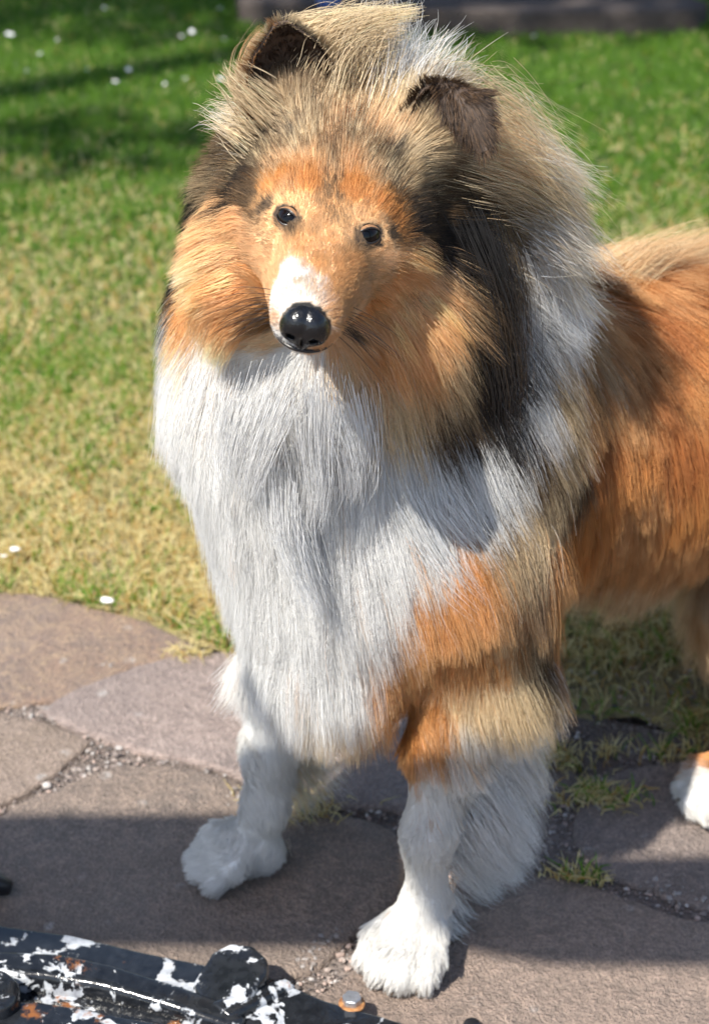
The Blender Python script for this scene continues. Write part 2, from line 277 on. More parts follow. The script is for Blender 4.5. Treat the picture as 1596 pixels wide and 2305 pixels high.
# ------------------------------------------------------------------ petals and feathers on the grass
PET = plain('white_petal', (.78, .77, .75), .7)
def petal(name, x, y, size, rz, label, group=None, z=.012):
    V, F = [], []; n = 10; loc = G(x, y, z)
    for r, h in ((0, .0), (.5, .05), (1, .22)):
        for i in range(n): a = 2*math.pi*i/n; w = 1+.2*math.cos(3*a+rz); V.append((r*math.cos(a)*size*w, r*math.sin(a)*size*.6*w, h*size+.1*size*math.sin(2*a)*r))
    for k in range(2):
        for i in range(n): j = (i+1) % n; F.append((k*n+i, k*n+j, (k+1)*n+j, (k+1)*n+i))
    o = mesh_obj(name, V, F, PET); o.location = loc; o.rotation_euler = (.3, .2, rz); m = o.modifiers.new('thickness', 'SOLIDIFY'); m.thickness = .0006; return tag(o, label, 'petal', group)
PL = ((22, 78, .011, 'largest white petal on the far lawn, nearest the left picture edge'), (237, 20, .011, 'large white petal on the far lawn at the top of the picture'), (495, 20, .007, 'small white petal on the far lawn just left of the stone slab'), (433, 72, .010, 'larger of two white petals side by side on the far lawn, left of the ear'), (408, 82, .006, 'smaller of two white petals side by side on the far lawn, left of the ear'), (505, 89, .007, 'white petal on the far lawn above the lit strip, closest to the ear tip'),
 (90, 123, .007, 'lone white petal on the upper rim of the sunlit grass strip at far left'), (290, 157, .008, 'white petal in the middle of the sunlit strip of far lawn'), (260, 185, .009, 'white petal below the sunlit strip of far lawn, below the middle one'), (417, 178, .007, 'white petal below the sunlit strip, halfway to the dog from the middle one'), (372, 190, .006, 'tiny white petal below the sunlit strip between two brighter petals'), (497, 178, .008, 'white petal on the far lawn touching the fur beside the ear'), (196, 158, .006, 'small white petal in the sunlit strip left of the middle one'),
 (1200, 82, .007, 'single white petal in front of the dark stone slab right of the dog'), (130, 90, .004, 'tiny white speck of a petal in the shaded far lawn near the largest petal'), (60, 160, .004, 'tiny white petal in the sunlit strip near the left picture edge'))
for i, (x, y, sz, lb) in enumerate(PL): petal('fallen_petal', x, y, sz*.7, i*1.7, lb, 'white petals on the far lawn', .016)
petal('fallen_petal', 33, 1238, .0055, .6, 'white petal in the dry grass just above the paving, near the picture edge', None)
petal('fallen_petal', 8, 1253, .0045, 2.6, 'half hidden white petal cut by the picture edge in the dry grass', None)
petal('white_feather', 240, 1353, .0065, .25, 'small curled white feather at the edge of the paving below the dry grass', None)['category'] = 'feather'
# ------------------------------------------------------------------ painted cast iron base, bottom left
def iron_material():
    s = NT('peeling_black_paint'); p = s.pos(); n1 = s.noise(p, 34, 6, .62, .5); n2 = s.noise(p, 130, 4, .6); n3 = s.noise(p, 17, 5, .6, .3); m = s.math('ADD', s.math('MULTIPLY', n1, .8), s.math('MULTIPLY', n2, .2))
    chip = s.ramp(m, [(.545, 0.), (.553, .55), (.562, 1.)]); rust = s.math('MULTIPLY', s.ramp(n3, [(.60, 0.), (.64, 1.)]), s.ramp(n2, [(.5, 0.), (.6, 1.)]))
    c = s.mix(chip, s.ramp(n2, [(.3, (.006, .007, .009)), (.7, (.017, .019, .023))]), s.ramp(n2, [(.3, (.20, .21, .24)), (.5, (.36, .38, .41)), (.7, (.52, .53, .55))])); c = s.mix(rust, c, (.20, .075, .022))
    h = s.math('ADD', s.math('MULTIPLY', chip, -.5), s.math('MULTIPLY', n2, .25)); return s.finish(c, s.math('ADD', s.math('MULTIPLY', chip, .5), .13), s.bump(h, .0016, 1), Specular_IOR_Level=.42)
IRON = iron_material()
iron = bpy.data.objects.new('ironwork', None); link(iron); iron.location = G(300, 2200); tag(iron, 'black painted cast iron base with peeling white primer lying across the near paving', 'ironwork')
def ipart(name, verts, faces, mat=IRON, bev=.004, seg=3):
    o = mesh_obj(name, np.array(verts)-np.array(iron.location), faces, mat, iron); m = o.modifiers.new('bevel', 'BEVEL'); m.width = bev; m.segments = seg; m.limit_method = 'ANGLE'; return o
def prism(pts, z0, z1, zt=None):
    """solid over a ground outline; z1 may be a list of heights for each corner"""
    n = len(pts); z1 = [z1]*n if np.isscalar(z1) else z1; V = [(p[0], p[1], z0) for p in pts]+[(p[0], p[1], z) for p, z in zip(pts, z1)]
    return V, [tuple(range(n))[::-1], tuple(range(n, 2*n))]+[(i, (i+1) % n, n+(i+1) % n, n+i) for i in range(n)]
def gz(pts, z): return [G(x, y, z)[:2] for x, y in pts]
# ground flange with the bolt
ipart('flange', *prism(gz([(-260, 2040), (0, 2080), (160, 2102), (330, 2142), (480, 2172), (610, 2198), (735, 2250), (860, 2285), (990, 2325), (900, 2480), (500, 2440), (-260, 2300)], .018), .0, .018), bev=.0035)
# raised beam with rounded back
bz = .036
ipart('beam', *prism(gz([(-260, 2120), (0, 2136), (130, 2146), (250, 2168), (400, 2205), (520, 2232), (560, 2262), (520, 2285), (380, 2250), (230, 2212), (100, 2196), (-260, 2180)], bz), .012, [bz, bz, bz+.003, bz+.001, bz-.003, bz-.010, bz-.012, bz-.012, bz-.006, bz-.003, bz, bz]), bev=.007, seg=4)
ipart('lower_rail', *prism(gz([(-260, 2240), (90, 2250), (220, 2272), (420, 2310), (600, 2355), (560, 2430), (200, 2360), (-260, 2310)], .028), .004, .028), bev=.005, seg=4)
# lug: a slanting block with a rounded head
lg = gz([(430, 2178), (478, 2136), (520, 2122), (570, 2130), (604, 2158), (604, 2180), (560, 2222), (505, 2258), (470, 2240)], .038)
ipart('lug', *prism(lg, .012, [.022, .036, .039, .040, .039, .036, .029, .021, .020]), bev=.0038, seg=3)
ipart('rib', *prism(gz([(470, 2262), (640, 2186), (668, 2202), (520, 2290)], .026), .012, [.030, .022, .021, .026]), bev=.004)
ipart('boss', *prism(gz([(-80, 2185), (10, 2178), (45, 2195), (42, 2225), (10, 2250), (-80, 2250)], .048), .004, [.046, .050, .044, .040, .040, .044]), IRON, bev=.006, seg=4)
# hexagon bolt with washer
sb = NT('zinc_steel'); zn = sb.noise(sb.pos(), 240, 3); STEEL = sb.finish(sb.ramp(zn, [(.3, (.42, .44, .47)), (.7, (.62, .64, .68))]), .38, None, Metallic=.85)
sr = NT('rust'); rn = sr.noise(sr.pos(), 300, 4); RUST = sr.finish(sr.ramp(rn, [(.3, (.14, .05, .018)), (.6, (.36, .17, .06)), (.8, (.55, .40, .22))]), .85)
bc = G(792, 2262, .016); il = np.array(iron.location)
w = lathe('washer', ((.0098, 0), (.0098, .0018), (.0085, .0024), (.002, .0024)), bc-il, RUST, iron)
bm = bmesh.new(); bmesh.ops.create_cone(bm, cap_ends=True, segments=6, radius1=.0074, radius2=.0074, depth=.0062); bmesh.ops.bevel(bm, geom=bm.edges[:], offset=.0007, segments=2, affect='EDGES')
bo = bm_obj('bolt', bm, STEEL, iron, smooth=False); bo.location = bc-il+np.array((0, 0, .0053)); bo.rotation_euler = (0, 0, .35); tag(bo, 'silver hexagon bolt on a rusty washer')
w2 = lathe('bolt', ((.0065, 0), (.0065, .005), (.0045, .007), (.001, .0075)), G(1062, 2316, .0)-il, plain('black_paint', (.01, .01, .012), .3), iron)
# ------------------------------------------------------------------ added unseen rail, invented to cast the shadow band across the paving
WOOD = NT('shadow_rail_wood'); wp = WOOD.obc(); wn_ = WOOD.noise(WOOD.n('ShaderNodeMapping', i_Vector=wp, i_Scale=(3.0, 40.0, 40.0)).outputs[0], 2.0, 4); WOOD = WOOD.finish(WOOD.ramp(wn_, [(.3, (.14, .085, .05)), (.7, (.26, .17, .10))]), .7)
RZ = 1.45; SHX, SHY = -sun_dir.x/sun_dir.z, -sun_dir.y/sun_dir.z
rail = bpy.data.objects.new('shadow_rail', None); link(rail); rail.location = (-1.9, .68, 0); tag(rail, 'added wooden boards on two posts, unseen, casting the shadow band on the paving', 'rail'); rl_ = np.array(rail.location)
def rbox(name, V, mat=WOOD):
    o = mesh_obj(name, np.array(V)-rl_, [(3, 2, 1, 0), (4, 5, 6, 7), (0, 1, 5, 4), (1, 2, 6, 5), (2, 3, 7, 6), (3, 0, 4, 7)], mat, rail, False); m = o.modifiers.new('bevel', 'BEVEL'); m.width = .004; m.segments = 2; return o
def back(x, y): return (x-SHX*RZ, y-SHY*RZ)
for q in ([(-1.9, 1.272), (.035, 1.262), (.035, 1.412), (-1.9, 1.40)], [(.085, 1.262), (.16, 1.242), (1.5, 1.232), (1.5, 1.375), (.085, 1.352)]):   # shadow outline on the ground, carried back along the sun to the board
    V, F = prism([back(*p) for p in q], RZ-.02, RZ+.02); o = mesh_obj('shadow_board', np.array(V)-rl_, F, WOOD, rail, False); m = o.modifiers.new('bevel', 'BEVEL'); m.width = .004; m.segments = 2
for x, y in ((back(-1.85, 1.30)), (back(1.42, 1.285))): rbox('post', [(x+a, y+b, z) for z in (-.05, RZ-.021) for a, b in ((-.035, -.035), (.035, -.035), (.035, .035), (-.035, .035))])
BLK = plain('leg_iron', (.012, .012, .014), .35); fp = G(-24, 1985, .012)
fo = bpy.data.objects.new('iron_stand', None); link(fo); fo.location = (-.42, 1.31, 0); fl_ = np.array(fo.location); tag(fo, 'tip of a black iron leg poking in at the picture edge above the iron base', 'iron stand')
tube('foot', [np.array((-.42, 1.31, .03))-fl_, fp*.4+np.array((-.42, 1.30, .02))*.6-fl_, fp-fl_, fp+np.array((.018, -.004, -.003))-fl_], [.014, .013, .012, .006], BLK, fo); tube('post', [np.array((0, 0, 0.)), (0, 0, .02), (0, 0, .06), (-.005, 0, .11)], [.02, .014, .012, .014], BLK, fo)
# ------------------------------------------------------------------ tree beyond the frame whose crown shades the far lawn
BARK = NT('bark'); BARK = BARK.finish(BARK.ramp(BARK.noise(BARK.pos(), 12, 5, .7), [(.3, (.06, .045, .035)), (.7, (.16, .125, .095))]), .95)
LEAF = NT('leaf'); ld = LEAF.n('ShaderNodeBsdfDiffuse'); ld.inputs[0].default_value = (.05, .11, .02, 1); lt_ = LEAF.n('ShaderNodeBsdfTranslucent'); lt_.inputs[0].default_value = (.10, .20, .03, 1); lm = LEAF.n('ShaderNodeMixShader', i_0=.4, i_1=ld.outputs[0], i_2=lt_.outputs[0]); LEAF.t.links.new(lm.outputs[0], LEAF.out.inputs[0]); LEAF = LEAF.m
tree = bpy.data.objects.new('lawn_tree', None); link(tree); TB = np.array((-3.0, 1.2, 0)); tree.location = TB; tag(tree, 'leafy tree standing on the lawn beyond the left edge of the picture', 'tree')
tube('trunk', [(0, 0, -.05), (.03, .02, .8), (-.02, .06, 1.7), (.05, .05, 2.6), (.1, .1, 3.6), (.12, .1, 4.6)], [.17, .13, .11, .09, .06, .02], BARK, tree, 12)
def leaves(centers, radii, n, size):
    out = []
    for (c, r) in zip(centers, radii):
        k = int(n*r[0]*r[1]*r[2]*8); q = unit(rng.normal(0, 1, (k, 3)))*(rng.random((k, 1))**.4)*np.array(r)+np.array(c); out.append(q)
    P = np.concatenate(out); m = len(P); a = unit(rng.normal(0, 1, (m, 3))); b = unit(np.cross(a, rng.normal(0, 1, (m, 3)))); s1 = size*rng.uniform(.6, 1.2, (m, 1)); V = np.stack((P-a*s1, P+b*s1*.5, P+a*s1, P-b*s1*.5), 1).reshape(-1, 3); F = np.arange(4*m).reshape(m, 4)
    me = bpy.data.meshes.new('crown'); me.from_pydata(V, [], F.tolist()); me.update(); me.materials.append(LEAF); return link(bpy.data.objects.new('crown', me), tree)
TC = [((1.35, .92, 3.6), (1.3, .70, .45)), ((2.6, .90, 3.5), (1.1, .68, .4)), ((.1, .9, 4.1), (1.2, .8, .6)), ((.8, -.20, 3.55), (.8, .17, .18)), ((-.4, -.2, 3.7), (.9, .30, .3))]
leaves([t[0] for t in TC], [t[1] for t in TC], 1300, .05)
for e in ((1.3, .9, 3.5), (2.5, .9, 3.4), (.8, -.2, 3.45), (-.4, -.2, 3.6)): tube('limb', [(.02, .05, 2.2), tuple(np.array(e)*.6+np.array((0, 0, 1.2))), e], [.06, .035, .012], BARK, tree, 8)
# ================================================================== the dog: body surface
EYE_M = W(740, 506, 1.205); NOSE_P = W(685, 738, 1.115)
HF = unit(NOSE_P-EYE_M); _e = RGT*.973 - UPV*.23; HE = unit(_e-HF*np.dot(_e, HF)); HU = np.cross(HF, HE)
HU = HU if HU[2] > 0 else -HU
def H(e, f, u): return EYE_M + (HE*e + HF*f + HU*u)*.01
PR = []   # (kind, a, b, ra, rb, k)
def cone(a, b, ra, rb, k=.03): PR.append(('c', np.array(a, float), np.array(b, float), ra, rb, k))
def ell(c, r, ax=None, k=.03): PR.append(('e', np.array(c, float), np.eye(3) if ax is None else np.array(ax), np.array(r, float), 0, k))
HAX = np.array((HE, HF, HU))
# trunk
chest_t, chest_m, chest_l = W(835, 800, 1.375), W(810, 1130, 1.345), W(775, 1400, 1.315)
cone(chest_t, chest_m, .088, .100, .05); cone(chest_m, chest_l, .100, .070, .04)
rib_a, rib_b, loin, pelv = W(930, 1000, 1.39), W(1400, 945, 1.53), W(1780, 890, 1.69), W(2050, 950, 1.80)
cone(rib_a, rib_b, .112, .112, .06); cone(rib_b, loin, .114, .092, .05); cone(loin, pelv, .092, .10, .05)
# neck and head
ell(W(788, 690, 1.355), (.118, .085, .095), None, .05)
ell(W(1085, 490, 1.38), (.052, .060, .062), None, .05)
ell(W(775, 430, 1.365), (.088, .065, .080), None, .05)
ell(W(550, 615, 1.265), (.032, .036, .048), None, .04)
ell(W(905, 665, 1.28), (.040, .040, .055), None, .04)
ell(W(700, 900, 1.335), (.088, .085, .085), None, .05)
ell(W(985, 880, 1.375), (.088, .085, .10), None, .05)
cone(H(0, -8.5, -2.5), chest_t, .056, .088, .05)
ell(H(0, -5.6, -.9), (.046, .064, .034), HAX, .02)
cone(H(0, .2, -2.95), H(0, 7.1, -.95), .0380, .0212, .02)
cone(H(0, -1, -4.0), H(0, 6.6, -2.12), .026, .0146, .012)
for s in (-1, 1):
    ell(H(s*3.1, -2.9, -2.6), (.026, .032, .027), HAX, .022)
    ell(H(s*2.1, -1.75, .75), (.0125, .0120, .0100), HAX, .010)
    ell(H(s*4.1, -8.2, 2.2), (.019, .017, .016), HAX, .02)
# front legs
def leg(pts, k=.02):
    for (a, ra), (b, rb) in zip(pts, pts[1:]): cone(a, b, ra, rb, k)
L_PAW = G(905, 2150, .022); R_PAW = G(492, 1962, .022)
leg([(W(1020, 1260, 1.31), .075), (W(1075, 1490, 1.305), .047), (W(990, 1690, 1.28), .0205), (W(963, 1880, 1.262), .0155), (W(958, 2020, 1.257), .0145)])
leg([(W(705, 1330, 1.37), .050), (W(662, 1520, 1.38), .030), (W(606, 1690, 1.365), .0172), (W(596, 1820, 1.35), .0140), (W(580, 1895, 1.347), .0138)])
def paw(ankle, toe_dir, width=.052, length=.062, k=.012):
    """four toes and a pad fanning out from the ankle, resting on the ground"""
    f = unit(np.array((toe_dir[0], toe_dir[1], 0))); s = np.array((-f[1], f[0], 0)); g = np.array((ankle[0], ankle[1], 0))
    cone(ankle, g+f*.022+np.array((0, 0, .025)), .016, .0195, .012)
    claws = []
    for i, o in enumerate((-1.5, -.5, .5, 1.5)):
        ln = length*(1 if abs(o) < 1 else .82)
        a = g + f*.012 + s*o*width*.17 + np.array((0, 0, .03)); m = g + f*ln*.72 + s*o*width*.29 + np.array((0, 0, .0235)); e = g + f*ln + s*o*width*.315 + np.array((0, 0, .0125))
        cone(a, m, .0115, .0118, .005); cone(m, e, .0118, .0100, .003)
        claws.append((e+f*.0025+np.array((0, 0, -.0035)), f))
    cone(g-f*.004+np.array((0, 0, .016)), g+f*.02+np.array((0, 0, .012)), .016, .014, .01)
    return claws
CLAWS = []
l_ank = W(957, 2030, 1.257); r_ank = W(578, 1900, 1.347)
CLAWS += paw(l_ank, (-.50, -.87), .050, .056); CLAWS += paw(r_ank, (-.97, -.24), .046, .047)
# hind legs
hl_paw = G(1675, 1775, 0); hl_ank = hl_paw+np.array((.0, .0, .05))
hock = W(1900, 1620, 1.60); stif = W(1775, 1330, 1.53); hip = W(1980, 1050, 1.68)
leg([(hip, .095), (stif, .066), (hock, .026), (hl_ank, .019)], .03); CLAWS += paw(hl_ank, (-.72, -.69))
side = np.array((-.6, .8, 0))
hr_paw = hl_paw + side*.16 + np.array((.16, .12, 0)); hr_ank = hr_paw+np.array((.012, .005, .06))
leg([(hip+side*.12, .09), (stif+side*.15+np.array((.05, .03, 0)), .06), (hr_ank+np.array((.07, .05, .09)), .026), (hr_ank, .019)], .03); CLAWS += paw(hr_ank, (-.72, -.69))
leg([(pelv, .06), (pelv+np.array((.11, .09, -.06)), .03), (pelv+np.array((.17, .13, -.22)), .02), (pelv+np.array((.2, .14, -.3)), .012)], .03)

def prim_d(p, P):
    if p[0] == 'c':
        _, a, b, ra, rb, k = p; ba = b-a; L2 = ba@ba
        h = np.clip(((P-a)@ba)/L2, 0, 1); return np.linalg.norm(P-a-h[..., None]*ba, axis=-1) - (ra+(rb-ra)*h)
    _, c, ax, r, _, k = p; q = (P-c)@ax.T; k0 = np.linalg.norm(q/r, axis=-1); k1 = np.linalg.norm(q/(r*r), axis=-1)
    return k0*(k0-1)/np.maximum(k1, 1e-6)
def smin(a, b, k):
    h = np.maximum(k-np.abs(a-b), 0)/k; return np.minimum(a, b)-h*h*k*.25
# eye sockets are pressed in afterwards
EYES = [H(-1.98, -.42, -.60), H(1.98, -.42, -.60)]; EYE_R = .0098
EYE_AX = [unit(HE*s*.42+HF*.60+HU*.60) for s in (-1, 1)]
SOCK = []
def sock(d, P):
    for c, r in SOCK:
        b = r-np.linalg.norm(P-c, axis=-1); h = np.maximum(.006-np.abs(d-b), 0)/.006; d = np.maximum(d, b)+h*h*.006*.25
    return d
def sdf(P):
    d = np.full(P.shape[:-1], .2)
    for p in PR: d = smin(d, prim_d(p, P), p[5])
    return sock(d, P)
for _ in range(8): EYES = [e-a*(sdf(e[None])[0]+.0063)*.8 for e, a in zip(EYES, EYE_AX)]     # seat each eyeball 7 mm under the surface
def axis(lo, hi, fine, c=.0065, f=.003):
    out = [lo]
    while out[-1] < hi:
        x = out[-1]; s = f if any(a <= x <= b for a, b in fine) else c
        out.append(x+s)
    return np.array(out)
GX = axis(-.32, .98, [(-.15, .14)]); GY = axis(1.03, 2.2, [(1.09, 1.36)]); GZ = axis(-.012, .76, [(-.02, .075), (.5, .76)])
def build_grid():
    D = np.full((len(GX), len(GY), len(GZ)), .06, np.float32)
    for p in PR:
        if p[0] == 'c':
            r = max(p[3], p[4])+.05; lo = np.minimum(p[1], p[2])-r; hi = np.maximum(p[1], p[2])+r
        else: r = max(p[3])+.05; lo = p[1]-r; hi = p[1]+r
        sl = [slice(max(np.searchsorted(g, l)-1, 0), np.searchsorted(g, h)+1) for g, l, h in zip((GX, GY, GZ), lo, hi)]
        P = np.stack(np.meshgrid(GX[sl[0]], GY[sl[1]], GZ[sl[2]], indexing='ij'), -1)
        D[tuple(sl)] = smin(D[tuple(sl)], prim_d(p, P), p[5])
    for c, r in SOCK:
        sl = [slice(max(np.searchsorted(g, l-r-.01)-1, 0), np.searchsorted(g, l+r+.01)+1) for g, l in zip((GX, GY, GZ), c)]
        P = np.stack(np.meshgrid(GX[sl[0]], GY[sl[1]], GZ[sl[2]], indexing='ij'), -1); D[tuple(sl)] = sock(D[tuple(sl)], P)
    return D
def surface_nets(D, GX=GX, GY=GY, GZ=GZ):
    ins = D < 0; cnt = np.zeros(np.array(D.shape)-1, np.int8)
    for a in (0, 1):
        for b in (0, 1):
            for c in (0, 1): cnt += ins[a:a+cnt.shape[0], b:b+cnt.shape[1], c:c+cnt.shape[2]]
    act = (cnt > 0) & (cnt < 8); idx = np.full(cnt.shape, -1, np.int64); cells = np.argwhere(act); idx[act] = np.arange(len(cells))
    V = np.stack([(g[cells[:, i]]+g[cells[:, i]+1])/2 for i, g in enumerate((GX, GY, GZ))], 1)
    F = []
    for ax in range(3):
        o = [np.eye(3, dtype=int)[i] for i in range(3)]; u, v = (ax+1) % 3, (ax+2) % 3
        A = ins; B = np.roll(ins, -1, ax); ch = A != B
        sl = [slice(1, -1)]*3; m = np.zeros_like(ch); m[tuple(sl)] = ch[tuple(sl)]; e = np.argwhere(m)
        q = [idx[tuple((e-du*o[u]-dv*o[v]).T)] for du, dv in ((0, 0), (1, 0), (1, 1), (0, 1))]
        flip = A[tuple(e.T)]; q = np.stack(q, 1); q[~flip] = q[~flip][:, ::-1]; F.append(q)
    return V, np.concatenate(F)
def grad(P, h=.0012):
    return unit(np.stack([sdf(P+np.eye(3)[i]*h)-sdf(P-np.eye(3)[i]*h) for i in range(3)], -1))
DG = build_grid()
def sdf_grid(Q):
    """trilinear look-up of the body's distance grid"""
    ii, ff = [], []
    for a, g in enumerate((GX, GY, GZ)):
        i = np.clip(np.searchsorted(g, Q[:, a])-1, 0, len(g)-2); ii.append(i); ff.append(np.clip((Q[:, a]-g[i])/(g[i+1]-g[i]), 0, 1))
    r = 0
    for a in (0, 1):
        for b in (0, 1):
            for c in (0, 1):
                r = r + DG[ii[0]+a, ii[1]+b, ii[2]+c]*(ff[0] if a else 1-ff[0])*(ff[1] if b else 1-ff[1])*(ff[2] if c else 1-ff[2])
    return r
def gradg(P, h=.002): return unit(np.stack([sdf_grid(P+np.eye(3)[i]*h)-sdf_grid(P-np.eye(3)[i]*h) for i in range(3)], -1))
BV, BF = surface_nets(DG)
for _ in range(2): BV = BV - gradg(BV)*(sdf(BV)*.85)[:, None]
BV[:, 2] = np.maximum(BV[:, 2], .002)
BN = gradg(BV)
def trace(xs, ys, off=0.0):
    """where the view rays through these picture points meet the body"""
    d = unit(np.array([ray(x, y) for x, y in zip(xs, ys)])); t = np.full(len(d), .9)
    best = np.full(len(d), 9.); bt = t.copy()
    for _ in range(70):
        s = sdf(CAMP+d*t[:, None])-off; b = s < best; best[b] = s[b]; bt[b] = t[b]; t = np.minimum(t+np.maximum(s, .0004)*.9, 2.6)
    P = CAMP+d*bt[:, None]; n = grad(P); return P-n*best[:, None], n
# ================================================================== the dog: coat
W_, CR, LT, T_, O_, R_, S_, K_, GT, GW, DK = map(np.array, ((.82, .815, .80), (.78, .63, .41), (.75, .475, .255), (.64, .36, .155), (.60, .275, .08), (.46, .17, .042), (.15, .092, .046), (.012, .011, .013), (.54, .41, .25), (.64, .63, .63), (.030, .020, .014)))
